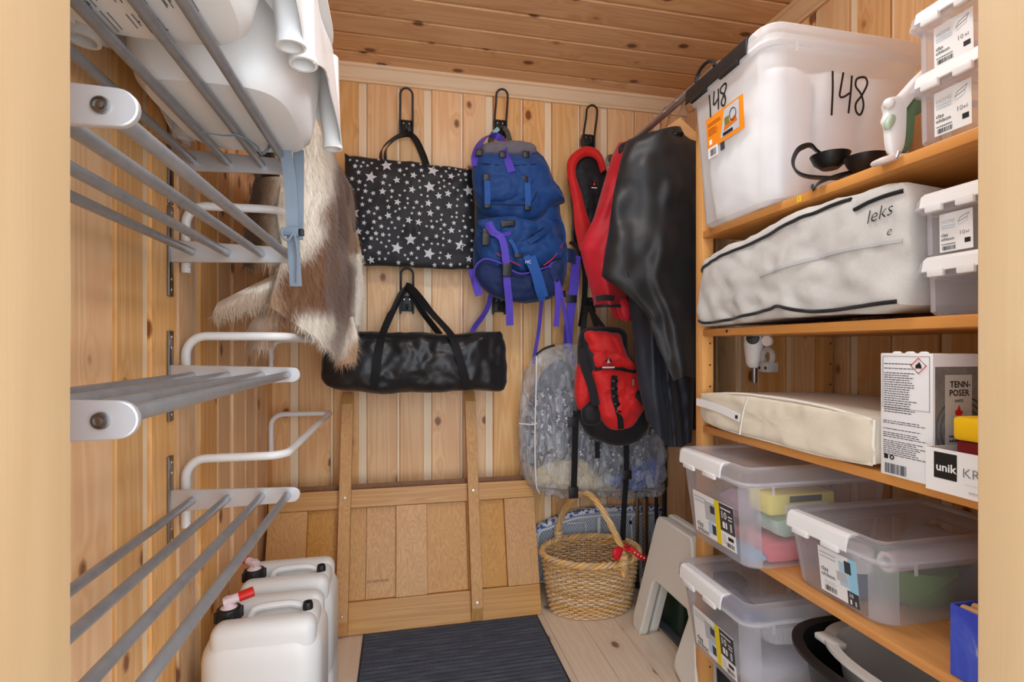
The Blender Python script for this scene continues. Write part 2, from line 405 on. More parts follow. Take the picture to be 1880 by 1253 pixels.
# unseen ceiling lamp above the frame, added to light the room
lm = thing('added_ceiling_lamp', (0.42, 1.02, ZC), 'added round white opal lamp, out of view on the boarded ceiling', 'lamp')
em = NT('added_lamp_opal'); em.p.inputs['Base Color'].default_value = (1, 1, 1, 1); em.p.inputs['Emission Color'].default_value = (0.96, 0.98, 1.0, 1); em.p.inputs['Emission Strength'].default_value = ADDED_LAMP_STRENGTH
MB().lathe([(0.165, 0), (0.17, -0.01), (0.17, -0.022), (0.16, -0.025), (0.0, -0.025)], (0.42, 1.02, ZC), 32).build('base', MT['white'], lm)
MB().lathe([(0.155, -0.025), (0.15, -0.05), (0.12, -0.075), (0.07, -0.09), (0.001, -0.095)], (0.42, 1.02, ZC), 32).build('diffuser', em.mat, lm)
# ================================================================ shelving unit
XS, ZS = 0.90, (1.452, 1.153, 0.860, 0.548, 0.225)
Y0, Y1 = 0.60, 1.412
sh = thing('shelving_unit', (1.12, 1.0, 0), 'orange lacquered pine shelving unit with five shelves along the right wall', 'shelf')
for k, yb in enumerate((Y1, Y0 - 0.038)):
    for x0, x1 in ((XS, XS + 0.038), (XR - 0.05, XR - 0.012)):
        m = MB().rbox(x0, x1, yb, yb + 0.038, 0, 1.79, 0.003)
        q = m.build('post', MT['post'], sh, sm=True)
        hm = MB()
        for i in range(24):
            hm.lathe([(0.0028, 0), (0.0028, 0.0012)], ((x0 + x1) / 2 + 0.006, yb - 0.0004, 0.12 + i * 0.066), 8, (0, -1, 0), caps=True)
        if k == 0: hm.build('peg_hole', MT['ink'], q)['kind'] = 'stuff'
    for z in (0.12, 0.72, 1.25, 1.70):
        MB().rbox(XS + 0.036, XR - 0.048, yb + 0.010, yb + 0.028, z, z + 0.04, 0.002).build('rung', MT['shelf'], sh)
for i, z in enumerate(ZS):
    MB().rbox(XS, XR - 0.012, Y0, Y1 - 0.001, z - 0.021, z, 0.002).build('shelf_board', MT['shelf'], sh)
st = MB().box(XS - 0.0012, XS + 0.001, 1.016, 1.028, 1.4345, 1.4485).build('number_sticker', plain('yellow_sticker', srgb(240, 200, 40), 0.5), sh, sm=False)
text('1', (XS - 0.0012, 1.0245, 1.438), (0, -1, 0), (0, 0, 1), 0.008, MT['ink'], st)
bt = MB().lathe([(0.001, 0.002), (0.004, 0.0015), (0.0045, 0)], (XS, 1.292, 1.144), 12, (-1, 0, 0)).build('bolt', MT['darkmetal'], sh)
# ================================================================ wall racks (left)
RY0, RY1 = 0.546, 1.336
def make_rack(label, z):
    r = thing('rod_rack', (XL, (RY0 + RY1) / 2, z), label, 'rack', 'wall racks on the left wall')
    for ye in (RY0, RY1):
        yy = ye
        # tapered arm with rounded tip
        a, b = MB(), MB()
        L = 0.287; h0, h1 = 0.026, 0.018
        pts = [(XL + 0.004, h0)] + [(XL + L - h1 + h1 * math.cos(t), h1 * math.sin(t)) for t in [math.pi / 2 - i * math.pi / 10 for i in range(11)]] + [(XL + 0.004, -h0)]
        pts = [V((x, yy - 0.004, z + q)) for x, q in pts]
        a.prism(pts, (0, 1, 0), 0.008)
        arm = a.build('bracket_arm', MT['alu'], r, bevel=0.0015)
        s = -1 if ye == RY0 else 1
        MB().lathe([(0.0, 0.0035), (0.0035, 0.003), (0.0038, 0.001), (0.0058, 0.0008), (0.0062, 0.0028), (0.0078, 0.0024), (0.0082, 0)], (XL + L - 0.03, yy - 0.004, z), 20, (0, -1, 0)).build('bolt', MT['steel'], arm)
        pl = MB().rbox(XL + 0.0005, XL + 0.006, yy - 0.012, yy + 0.012, z - 0.105, z + 0.105, 0.0012).build('wall_plate', MT['steel'], r)
        for zz in (-0.09, -0.065, 0.065, 0.09):
            MB().lathe([(0, 0.002), (0.003, 0.0015), (0.004, 0)], (XL + 0.006, yy, z + zz), 10, (1, 0, 0)).build('screw', MT['screw'], pl)
    for x in (-0.476, -0.401, -0.326, -0.2675):
        MB().tube([(x, RY0 + 0.002, z), (x, RY1 - 0.002, z)], 0.0088, 14).build('rod', MT['rod'], r)
    return r
make_rack('steel rod wall rack carrying the white high chair seats, topmost of four', EYE + 0.436)
make_rack('steel rod wall rack just below the white seats, second from the top', EYE + 0.222)
make_rack('steel rod wall rack seen edge-on at eye height, third from the top', EYE - 0.068)
make_rack('steel rod wall rack above the white jerrycans, lowest in view', EYE - 0.359)
# ================================================================ white bent tube rails
def make_rail(label, z):
    r = thing('tube_rail', (XL, 1.8, z - 0.16), label, 'rail', 'white bent tube rails on the left wall')
    x0, x1, ya, yb, R_ = XL + 0.015, -0.285, 1.392, 2.235, 0.045
    def arc(c, a, b, rr, n=6):
        return [V(c) + (V(a) * math.cos(t) + V(b) * math.sin(t)) * rr for t in [i * math.pi / 2 / n for i in range(n + 1)]]
    pts = [V((x0, ya, z - 0.165))] + arc((x0 + R_, ya, z - R_), (-1, 0, 0), (0, 0, 1), R_) + \
        arc((x1 - R_, ya + R_, z), (0, -1, 0), (1, 0, 0), R_) + arc((x1 - 0.02, yb - 0.02, z), (1, 0, 0), (0, 1, 0), 0.02) + \
        arc((x0 + R_, yb, z - R_), (0, 0, 1), (-1, 0, 0), R_) + [V((x0, yb, z - 0.165))]
    MB().tube(pts, 0.0105, 14).build('tube', MT['whitemetal'], r)
    for y in (ya, yb):
        for dz in (0.155, 0.085):
            MB().lathe([(0, 0.0025), (0.003, 0.002), (0.004, 0)], (x0 + 0.0098, y, z - dz), 10, (1, 0, 0)).build('screw', MT['screw'], r)
    return r
make_rail('white bent tube wall rail hung with the reindeer hide', EYE + 0.345)
make_rail('white bent tube wall rail under the hide, above the edge-on rack', EYE + 0.026)
make_rail('white bent tube wall rail left empty, lowest, above the jerrycans', EYE - 0.274)
# ================================================================ soft-body helpers
def resample(pts, n, closed=True):
    pts = [V(p) for p in pts]
    if closed: pts = pts + [pts[0]]
    L = [0]
    for a, b in zip(pts, pts[1:]): L.append(L[-1] + (b - a).length)
    out = []; j = 0
    m = n if closed else n - 1
    for i in range(n):
        s = L[-1] * i / m
        while j < len(L) - 2 and L[j + 1] < s: j += 1
        k = (s - L[j]) / max(L[j + 1] - L[j], 1e-9); out.append(pts[j].lerp(pts[j + 1], k))
    return out
def pillow_mb(outline, nrm, front, back, n=72, wr=0.0, wsc=9, seed=1, p=2.6, rings=22, cen=None, tilt=None, sm=2, mb=None, flatc=0.0):
    """soft body: a closed outline (3D, roughly in one plane) swollen by front / back along nrm"""
    nrm = V(nrm).normalized(); o = resample(smooth(outline, sm, True) if sm else outline, n)
    c = V(cen) if cen is not None else sum(o, V((0, 0, 0))) / n
    R = []
    for k in range(rings + 1):
        s = 1 - (k / rings) ** 1.6; s = max(s, 0.02)
        R.append((s, front * (max(0, 1 - s ** p)) ** (1 / p)))
    Bk = []
    for k in range(1, 6):
        s = 1 - (k / 5) ** 1.6; s = max(s, 0.02); Bk.append((s, -back * (max(0, 1 - s ** p)) ** (1 / p)))
    rr = []
    for s, d in Bk[::-1] + R:
        ring = []
        for q in o:
            x = c + (q - c) * s
            w_ = noise.fractal(x * wsc + V((seed * 5.1, seed * 2.7, seed)), 0.6, 2.0, 3) * wr if wr else 0
            ring.append(x + nrm * (d + w_ * (1 if d >= 0 else 0.4)) + (q - c).normalized() * (w_ * 0.5 * s * s))
        rr.append(ring)
    m = mb or MB(); m.loft(rr); return m
def OP(pts, **k): return [P(x, y, **k) for x, y in pts]
def grid_on(pts4, fn, nu, nv):
    pass
# ================================================================ high chair seats on the top rack
MT['seat'] = plain('white_seat_plastic', srgb(240, 240, 240), 0.32, 0, 0.5)
MT['belt'] = fabric('grey_blue_webbing', srgb(126, 140, 154), 0.75, 900, 0.15, 0.3, 0.1)
ZR = EYE + 0.436 + 0.009
def seat(label, yc, z0, xo=0.0, print_=False):
    cx = -0.335 + xo
    t = thing('high_chair_seat', (cx, yc, z0), label, 'high chair', 'white high chair seats on the top rack')
    def ring(hx, hy, z, p=4.0, n=48, dy=0.0):
        out = []
        for i in range(n):
            a = 2 * math.pi * i / n; ca, sa = math.cos(a), math.sin(a)
            out.append(V((cx + math.copysign(abs(ca) ** (2 / p), ca) * hx, yc + dy + math.copysign(abs(sa) ** (2 / p), sa) * hy, z)))
        return out
    prof = [(0.02, 0.03, 0.0), (0.09, 0.13, 0.0), (0.118, 0.158, 0.004), (0.132, 0.172, 0.02), (0.14, 0.18, 0.06), (0.15, 0.19, 0.16), (0.158, 0.198, 0.25), (0.178, 0.215, 0.262), (0.178, 0.215, 0.268), (0.15, 0.19, 0.262), (0.14, 0.18, 0.16), (0.128, 0.168, 0.03), (0.10, 0.13, 0.012), (0.02, 0.03, 0.012)]
    MB().loft([ring(a, b, z0 + c) for a, b, c in prof]).build('seat_shell', MT['seat'], t)
    # backrest at the far end
    def back(u, v):
        a = (u - 0.5) * 2; z = z0 + 0.24 + v * 0.22 * (1 - 0.35 * abs(a) ** 3)
        return (cx + a * 0.155 * (1 - 0.1 * v), yc + 0.205 + v * 0.05 - 0.03 * a * a, z)
    MB().grid(back, 14, 8, 0, 0.005).build('backrest', MT['seat'], t)
    # four leg sockets with their flared aprons
    for sx in (-1, 1):
        for sy in (-1, 1):
            top = V((cx + sx * 0.15, yc + sy * 0.18, z0 + 0.25)); bot = V((cx + sx * 0.163, yc + sy * 0.192, z0 + 0.035))
            ax = (bot - top).normalized(); s_, n_ = frame(ax)
            rg = []
            for r, h in ((0.028, 0), (0.0235, 0.5), (0.021, 0.92), (0.0235, 0.97), (0.0235, 1.0), (0.0185, 1.0), (0.0175, 0.6)):
                c_ = top.lerp(bot, h); rg.append([c_ + s_ * (math.cos(a) * r) + n_ * (math.sin(a) * r) for a in [2 * math.pi * i / 18 for i in range(18)]])
            sk = MB().loft(rg, True, False); sk.build('leg_socket', MT['seat'], t)
    for sx in (-1, 1):
        def apron(u, v, sx=sx):
            y = yc + (u - 0.5) * 0.40; e = abs(u - 0.5) * 2
            zb = z0 + 0.11 - 0.075 * e ** 1.2
            return (cx + sx * (0.16 + 0.02 * v + 0.004 * math.sin(u * 9)), y, lerp(z0 + 0.264, zb, v))
        MB().grid(apron, 22, 8, 0, 0.003).build('apron', MT['seat'], t)
    for sy in (-1, 1):
        def apron2(u, v, sy=sy):
            x = cx + (u - 0.5) * 0.33; e = abs(u - 0.5) * 2
            zb = z0 + 0.20 - 0.15 * e ** 1.8
            return (x, yc + sy * (0.195 + 0.012 * v), lerp(z0 + 0.264, zb, v))
        MB().grid(apron2, 20, 8, 0, 0.003).build('apron', MT['seat'], t)
    if print_:
        m = MB(); rnd = random.Random(3)
        for blk in range(5):
            bx = cx - 0.085 + (blk % 3) * 0.06; by = yc + 0.03 + (blk // 3) * 0.06
            for li in range(6):
                if rnd.random() < .2: continue
                yy = by + rnd.random() * 0.004; l0 = bx + li * 0.0075; ye = yy + 0.025 + rnd.random() * 0.03
                while yy < ye:
                    dy_ = rnd.uniform(0.002, 0.007); m.box(l0, l0 + (0.0013 if rnd.random() < .85 else 0.0035), yy, min(ye, yy + dy_), z0 - 0.0012, z0 - 0.0004); yy += dy_ + 0.0012
        q = m.build('moulded_print', MT['grey_ink'], t, sm=False); q['kind'] = 'stuff'
    return t
seat('white plastic high chair seat nearest the doorway on the top rack, printed underneath', 0.69, ZR + 0.001, 0.0, True)
s2 = seat('white plastic high chair seat farther along the top rack with a hanging grey-blue harness', 1.125, ZR + 0.001, 0.01)
# harness of the far seat
hp = smooth([P(512, 222, Y=1.24), P(522, 270, Y=1.25), P(532, 330, Y=1.26), P(536, 400, Y=1.26), P(540, 470, Y=1.265), P(543, 526, Y=1.265)], 2)
hs = MB().ribbon(hp, 0.026, 0.0022, (1, 0.25, 0)).build('harness_strap', MT['belt'], s2)
hp2 = smooth([P(548, 275, Y=1.285), P(548, 340, Y=1.285), P(547, 420, Y=1.28), P(546, 440, Y=1.27)], 2)
MB().ribbon(hp2, 0.024, 0.0022, (1, 0.1, 0)).build('harness_strap', MT['belt'], s2)
hp3 = smooth([P(372, 243, Y=1.12), P(410, 248, Y=1.12), P(440, 250, Y=1.14), P(470, 268, Y=1.18), P(482, 282, Y=1.2), P(500, 262, Y=1.22)], 2)
MB().ribbon(hp3, 0.010, 0.002, (0.2, 1, 0.2)).build('harness_strap', MT['belt'], s2)
bk = MB(); c0 = P(538, 426, Y=1.252)
bk.rbox(c0.x - 0.024, c0.x + 0.018, c0.y - 0.006, c0.y + 0.004, c0.z - 0.010, c0.z + 0.010, 0.004)
bko = bk.build('buckle', MT['belt'], s2)
MB().tube(smooth([P(520, 418, Y=1.248), P(517, 430, Y=1.24), P(528, 442, Y=1.24), P(540, 430, Y=1.245), P(546, 470, Y=1.25), P(545, 520, Y=1.255)], 2), 0.003, 8).build('buckle_loop', MT['belt'], bko)
c1 = P(553, 427, Y=1.25)
MB().rbox(c1.x - 0.006, c1.x + 0.006, c1.y - 0.005, c1.y + 0.005, c1.z - 0.008, c1.z + 0.008, 0.002).build('adjuster', MT['black'], bko)
# ================================================================ rail behind the seats that carries the hide
make_rail('white bent tube wall rail behind the white seats, covered by the reindeer hide', EYE + 0.655)
# ================================================================ reindeer hide
fur = NT('reindeer_fur'); at = fur.n('ShaderNodeVertexColor'); at.layer_name = 'fur'
fn_ = fur.noise(fur.coord((60, 60, 14)), 1, 3)
fur.l(fur.mix(fur.math('MULTIPLY', fn_, 0.12), at.outputs['Color'], (0.35, 0.25, 0.17, 1)), fur.p.inputs['Base Color'])
fur.p.inputs['Roughness'].default_value = 0.75; fur.p.inputs['Sheen Weight'].default_value = 0.3; fur.p.inputs['Specular IOR Level'].default_value = 0.2
W_, B_, D_, T_ = srgb(240, 234, 222), srgb(132, 92, 64), srgb(84, 56, 38), srgb(184, 152, 120)
def furcol(px, py):
    """coat pattern of the hide (large patches): white belly, brown flank and rump, tan legs"""
    n = noise.noise(V((px * 0.016, py * 0.016, 3))) * 30
    x, y = px + n, py + noise.noise(V((px * 0.016, py * 0.016, 9))) * 30
    def mixc(a, b, t): t = max(0, min(1, t)); return tuple(a[i] + (b[i] - a[i]) * t for i in range(3))
    flank = interp([(150, 580), (250, 592), (300, 600), (380, 590), (440, 570), (480, 540), (520, 490), (600, 470)], y)   # right of this: brown
    c = mixc(W_, B_, (x - flank) / 22)
    if y > 545: c = mixc(c, W_, (y - 560) / 20 * (1 if 545 < x < 612 else 0.15))
    if x > 636: c = mixc(c, W_ if y > 470 else T_, (x - 640) / 10)
    if x < 520 and y < 520: c = mixc(c, T_, (520 - x) / 30)
    if x < 500 and 250 < y < 500: c = mixc(c, D_, (500 - x) / 40)
    if y > 535 and x < 520: c = mixc(c, T_, 0.7)
    if y > 640: c = mixc(c, T_, (y - 635) / 12)
    return c
def proj(p):
    d = p.x * FW[0] + p.y * FW[1]; return (CX + F_PX * (p.x * RT[0] + p.y * RT[1]) / d, HY - F_PX * (p.z - EYE) / d)
hide = thing('reindeer_hide', (-0.25, 1.75, 1.03), 'brown and white reindeer hide draped over the tube rails beside the starry bag', 'animal hide')
hm = MB(); ZH = EYE + 0.655 + 0.02
def flap(u, v):
    # u along the rail (near -> far), v over the rail and down
    y = lerp(1.40, 2.13, u)
    bot = interp([(0, 1.20), (0.2, 1.10), (0.5, 1.09), (0.8, 1.08), (1, 1.16)], u)
    Lb = 0.24; Lf = ZH - bot; s = v * (Lb + Lf) - Lb
    if s < 0: x = -0.335 - 0.02 * math.sin(-s * 6); z = ZH + s
    else:
        x = interp([(0, -0.25), (0.25, -0.232), (1, -0.2)], u) + 0.02 * math.sin(min(1, s / Lf) * math.pi) + 0.02 * (s / Lf); z = ZH - s
    if abs(s) < 0.05: k = s / 0.05; x = lerp(-0.335, -0.245, 0.5 + 0.5 * k); z = ZH + 0.012 - abs(s) * 0.5
    p = V((x, y, z)); p.x += wob(p, 7, 0.018, 2) ; p.y += wob(p, 6, 0.03, 4)
    # near edge curls round towards the wall
    if u < 0.16 and s > 0: p.x -= (0.16 - u) * 0.55; p.y += (0.16 - u) * 0.1
    return p
hm.grid(flap, 34, 60, 0, 0.006)
def leg(root_, tip, mid, w0, w1, side, n=12):
    ps = smooth([root_, mid, tip], 3); k = len(ps)
    def f(u, v):
        i = min(int(v * (k - 1)), k - 2); t = v * (k - 1) - i; c = ps[i].lerp(ps[i + 1], t)
        wdt = lerp(w0, w1, v); a = (u - 0.5)
        return c + V(side) * (a * wdt) + V((0.2, -1, 0)) * (0.02 * (1 - 4 * a * a))
    hm.grid(f, 8, n, 0, 0.006)
leg(P(535, 520, Y=1.47), P(395, 572, Y=1.43), P(465, 545, Y=1.44), 0.10, 0.045, (0.25, 0, 1))
leg(P(525, 560, Y=1.50), P(478, 642, Y=1.46), P(488, 595, Y=1.46), 0.10, 0.045, (1, 0, 0.3))
leg(P(612, 590, Y=1.92), P(636, 668, Y=1.84), P(630, 630, Y=1.86), 0.13, 0.055, (1, 0, 0.2))
leg(P(634, 470, Y=2.04), P(652, 598, Y=2.06), P(650, 540, Y=2.06), 0.10, 0.03, (1, 0, 0.15))
leg(P(634, 430, Y=2.06), P(655, 515, Y=2.08), P(650, 480, Y=2.08), 0.08, 0.02, (1, 0, 0.2))
leg(P(505, 330, Y=1.44), P(478, 490, Y=1.45), P(486, 410, Y=1.44), 0.09, 0.07, (1, 0, 0.1))
ho = hm.build('skin', fur.mat, hide)
def paint(o):
    me = o.data; ca = me.color_attributes.new('fur', 'FLOAT_COLOR', 'POINT'); org = ORG[o.name]
    for i, v in enumerate(me.vertices):
        ca.data[i].color = (*furcol(*proj(v.co + org)), 1)
paint(ho)
# fur strands
fm_ = MB(); me = ho.data; rnd = random.Random(11); org = ORG[ho.name]
polys = list(me.polygons); ar = [p.area for p in polys]; tot = sum(ar)
cols = []
vv = []; ff = []
for p, a in zip(polys, ar):
    cnt = a / tot * 60000; cnt = int(cnt) + (1 if rnd.random() < cnt - int(cnt) else 0)
    q = [me.vertices[i].co + org for i in p.vertices]; nrm = p.normal
    for _ in range(cnt):
        a_, b_ = rnd.random(), rnd.random()
        x = (q[0] * (1 - a_) + q[1] * a_) * (1 - b_) + (q[-1] * (1 - a_) + q[2 if len(q) > 3 else -1] * a_) * b_
        L_ = 0.018 + rnd.random() * 0.020
        d = (nrm * 0.45 + V((0, 0, -1)) + V((rnd.uniform(-.5, .5), rnd.uniform(-.5, .5), rnd.uniform(-.3, .3)))).normalized() * L_
        s_ = d.cross(nrm); s_ = s_.normalized() * 0.0008 if s_.length > 1e-9 else V((0.001, 0, 0))
        b0 = len(vv); vv += [x - s_, x + s_, x + d]; ff.append((b0, b0 + 1, b0 + 2))
        c = furcol(*proj(x)); k = rnd.uniform(0.8, 1.12); c = tuple(min(1, e * k) for e in c) ; cols += [c, c, tuple(min(1, e * 1.06) for e in c)]
fm_.add(vv, ff)
fo = fm_.build('fur', fur.mat, hide, sm=False); fo['kind'] = 'stuff'
ca = fo.data.color_attributes.new('fur', 'FLOAT_COLOR', 'POINT')
for i, c in enumerate(cols): ca.data[i].color = (*c, 1)
# ================================================================ jerrycans
MT['can'] = plain('white_can_plastic', srgb(232, 233, 232), 0.38, 0, 0.5)
MT['red'] = plain('red_plastic', srgb(214, 34, 28), 0.35)
MT['pinkwhite'] = plain('milky_plastic', srgb(228, 208, 214), 0.35)
def jerry(label, y0, y1, spin):
    x0, x1, h = -0.474, -0.196, 0.416
    cx, cy = (x0 + x1) / 2, (y0 + y1) / 2
    t = thing('jerrycan', (cx, cy, 0), label, 'jerrycan', 'white jerrycans on the floor')
    def rr(hx, hy, z, r=0.055, n=6):
        o = []
        for qx, qy, a0 in ((1, 1, 0), (-1, 1, 90), (-1, -1, 180), (1, -1, 270)):
            for i in range(n + 1):
                a = math.radians(a0 + 90 * i / n); o.append(V((cx + qx * (hx - r) + math.cos(a) * r, cy + qy * (hy - r) + math.sin(a) * r, z)))
        return o
    hx, hy = (x1 - x0) / 2, (y1 - y0) / 2
    prof = [(-0.02, 0.0, 0.03), (-0.006, 0.004, .05), (0, 0.02, .055), (0, 0.12, .055), (-0.004, 0.13, .055), (-0.004, 0.145, .055), (0, 0.155, .055), (0, 0.336, .055), (-0.003, 0.356, .055), (-0.012, 0.376, .05), (-0.03, 0.388, .045), (-0.05, 0.391, .04)]
    MB().loft([rr(hx + a, hy + a, z, r) for a, z, r in prof]).build('body', MT['can'], t)
    # raised shoulders front and back, the grip bar in the valley between them
    for s in (-1, 1):
        yc_ = cy + s * (hy - 0.047)
        MB().rbox(x0 + 0.022, x1 - 0.012, yc_ - 0.036, yc_ + 0.036, h - 0.085, h + 0.008, 0.030, 5).build('shoulder', MT['can'], t)
    MB().rbox(cx + 0.075, x1 - 0.014, cy - 0.05, cy + 0.05, h - 0.08, h + 0.002, 0.024, 4).build('shoulder', MT['can'], t)
    MB().tube(smooth([(cx - 0.050, cy - 0.012, h - 0.03), (cx - 0.040, cy - 0.004, h - 0.004), (cx - 0.022, cy, h + 0.006), (cx + 0.05, cy + 0.004, h + 0.007), (cx + 0.085, cy + 0.004, h - 0.004)], 2), 0.0095, 10).build('grip_bar', MT['can'], t)
    h -= 0.012
    kx, ky = cx - 0.093, cy - 0.01
    cap = MB().lathe([(0.0, 0.03), (0.024, 0.03), (0.028, 0.028), (0.0295, 0.02), (0.0295, -0.002), (0.027, -0.006)], (kx, ky, h + 0.002), 24).build('cap_ring', MT['black'], t)
    for i in range(4):
        a = i * math.pi / 2 + .5; q = V((kx + math.cos(a) * 0.0295, ky + math.sin(a) * 0.0295, h + 0.012))
        MB().rbox(q.x - .004, q.x + .004, q.y - .004, q.y + .004, h + 0.0, h + 0.026, 0.001).build('cap_rib', MT['black'], cap)
    tp = MB().lathe([(0.021, 0.028), (0.020, 0.036), (0.011, 0.044), (0.0105, 0.062), (0.0, 0.064)], (kx, ky, h - 0.004), 18)
    d = V((math.cos(spin), math.sin(spin), 0.22)).normalized()
    a0 = V((kx, ky, h + 0.048))
    tp.lathe([(0.0, -0.014), (0.0115, -0.012), (0.0115, 0.028)], a0, 14, d)
    tap = tp.build('spigot', MT['pinkwhite'], t)
    MB().lathe([(0.0125, 0.024), (0.0125, 0.058), (0.009, 0.058), (0.009, 0.03)], a0, 16, d).build('spout_tip', MT['red'], tap)
    MB().lathe([(0.013, -0.012), (0.013, 0.004), (0.011, 0.012), (0.007, 0.012), (0.006, 0.004)], (cx + 0.098, cy - 0.018, h + 0.018), 16).build('vent_cap', MT['black'], t)
    return t
jerry('white plastic jerrycan nearest the doorway with a red spout tip pointing to the room', 1.335, 1.555, 0.25)
jerry('white plastic jerrycan next to the oak table top, red spout tip turned to the wall', 1.567, 1.787, 2.6)
jf = MB().lathe([(0.05, 0), (0.055, 0.02), (0.055, 0.20), (0.04, 0.25), (0.016, 0.28), (0.016, 0.315), (0.02, 0.315), (0.02, 0.345), (0, 0.345)], (-0.40, 1.14, 0), 24)
jb = jf.build('plastic_bottle', MT['white'], None); solo(jb, 'white plastic bottle whose cap just shows below the lowest rack', 'bottle')
# ================================================================ oak table top with two battens, leaning on the back wall
tl = math.atan(0.278); up_ = V((0, math.sin(tl), math.cos(tl))); out_ = V((0, -math.cos(tl), math.sin(tl))); B0 = V((0, 2.035, 0.004))
oak = thing('oak_table_top', (0.04, 2.05, 0), 'oak framed table top with two long battens leaning against the back wall', 'table top')
def slab(name, x0, x1, h0, h1, o0, o1, mat, parent, bev=0.002, dx=0.0):
    """piece in the plane of the leaning top: x range, height range along the slope, outward range"""
    m = MB(); v = []
    for o_ in (o0, o1):
        for h in (h0, h1):
            for x in (x0, x1): v.append(B0 + V((x + dx * h, 0, 0)) + up_ * h + out_ * o_)
    m.add(v, [(0, 1, 3, 2), (4, 6, 7, 5), (0, 4, 5, 1), (2, 3, 7, 6), (0, 2, 6, 4), (1, 5, 7, 3)])
    return m.build(name, mat, parent, sm=False, bevel=bev)
PW0, PW1, PH = -0.505, 0.565, 0.535
slab('bottom_rail', PW0, PW1, 0.0, 0.115, -0.032, 0.0, MT['oakx'], oak)
slab('top_rail', PW0, PW1, PH - 0.072, PH, -0.032, 0.0, MT['oakx'], oak)
slab('edge_strip', PW0, PW1 - 0.02, PH + 0.0, PH + 0.022, -0.06, -0.034, plain('dark_oak_edge', srgb(128, 84, 46), 0.5, 0, 0.4, 0.25, 30), oak)
for x0, x1 in ((PW0, -0.36), (-0.018, 0.105), (0.432, PW1)):
    slab('stile', x0, x1, 0.116, PH - 0.073, -0.032, -0.001, MT['oakz'], oak)
for x0, x1 in ((-0.36, -0.245), (-0.245, -0.135), (-0.135, -0.018), (0.105, 0.27), (0.27, 0.432)):
    slab('panel', x0 + 0.0006, x1 - 0.0006, 0.116, PH - 0.073, -0.036, -0.022, MT['oakz'], oak, 0.0008)
ink = thing
text('30/65-650102', B0 + V((-0.045, 0, 0)) + up_ * 0.185 + out_ * -0.0219, (-1, 0, 0), -up_, 0.011, plain('pencil_brown', srgb(96, 60, 32), 0.7), oak, 'pencil_note', 'LEFT', 0.0005, 0, 0.2)
for xc in (-0.217, 0.297):
    b = MB(); w2 = 0.0225; L = 0.93
    sec = lambda h, o1: [B0 + V((xc + sx * w2, 0, 0)) + up_ * h + out_ * o for sx, o in ((-1, 0.001), (1, 0.001), (1, o1), (-1, o1))]
    b.loft([sec(0.006, 0.014), sec(0.055, 0.036), sec(L - 0.05, 0.036), sec(L, 0.012)])
    bo = b.build('batten', MT['oakz'], oak, sm=False, bevel=0.0015)
    for h in (0.075, PH - 0.03):
        c = B0 + V((xc, 0, 0)) + up_ * h + out_ * 0.036
        MB().lathe([(0.0, 0.0006), (0.0022, 0.0006), (0.0024, 0.0018), (0.005, 0.0016), (0.006, 0)], c, 16, out_).build('screw', MT['screw'], bo)
# ================================================================ rug
rg = NT('rug_pile'); n0 = rg.noise(rg.coord(), 700, 2); n2 = rg.noise(rg.coord((9, 60, 6)), 1, 3); 
mx = rg.math('ADD', rg.math('MULTIPLY', n0, 0.7), rg.math('MULTIPLY', n2, 0.3))
rg.l(rg.ramp(mx, [(0.3, srgb(46, 51, 62)), (0.5, srgb(78, 84, 97)), (0.7, srgb(120, 126, 138))]), rg.p.inputs['Base Color'])
rg.p.inputs['Roughness'].default_value = 0.95; rg.p.inputs['Specular IOR Level'].default_value = 0.1; rg.bump(mx, 0.6, 0.004)
rug = thing('runner_rug', (0.2, 1.4, 0), 'dark grey-blue ribbed runner rug on the pale floor', 'rug')
def rugf(u, v):
    x = lerp(-0.137, 0.541, u); y = lerp(0.75, 2.03, v)
    return (x, y, 0.0065 + 0.0011 * math.sin(y * 2 * math.pi / 0.021) + wob((x, y, 0), 3, 0.001))
MB().grid(rugf, 12, 420, 0, 0.006).build('pile', rg.mat, rug)
for x in (-0.139, 0.537): MB().rbox(x, x + 0.006, 0.75, 2.03, 0.0005, 0.0085, 0.002).build('edging', plain('rug_edging', srgb(40, 44, 52), 0.9), rug)
# ================================================================ wall hooks
def make_hook(px, py, label, loop=True):
    c = P(px, py, Y=YB)
    t = thing('wall_hook', (c.x, YB, c.z), label, 'hook', 'black folding hooks on the back wall')
    y = YB
    MB().rbox(c.x - 0.024, c.x + 0.024, y - 0.016, y - 0.0005, c.z - 0.034, c.z + 0.034, 0.003).build('mount_plate', MT['darkmetal'], t)
    for s in (-1, 1):
        MB().lathe([(0, 0.0015), (0.003, 0.0012), (0.004, 0)], (c.x + s * 0.012, y - 0.016, c.z + 0.018), 12, (0, -1, 0)).build('screw', MT['screw'], t)
        MB().rbox(c.x + s * 0.027 - 0.004, c.x + s * 0.027 + 0.004, y - 0.03, y - 0.001, c.z - 0.045, c.z + 0.03, 0.003).build('side_cheek', MT['black'], t)
    pts = [(c.x - 0.027, y - 0.02, c.z + 0.0), (c.x - 0.027, y - 0.03, c.z + 0.04), (c.x - 0.026, y - 0.055, c.z + 0.09)]
    top = [(c.x + 0.026 * math.cos(a), y - 0.062 - 0.008 * math.sin(a), c.z + 0.12 + 0.026 * math.sin(a)) for a in [math.pi - i * math.pi / 10 for i in range(11)]]
    pts = smooth(pts + top + [(c.x + 0.026, y - 0.055, c.z + 0.09), (c.x + 0.027, y - 0.03, c.z + 0.04), (c.x + 0.027, y - 0.02, c.z + 0.0)], 1)
    MB().tube(pts, 0.0046, 10).build('loop', MT['darkmetal'], t)
    MB().tube(smooth([(c.x, y - 0.016, c.z - 0.02), (c.x, y - 0.05, c.z - 0.026), (c.x, y - 0.06, c.z - 0.006)], 2), 0.006, 10).build('prong', MT['black'], t)
    return t
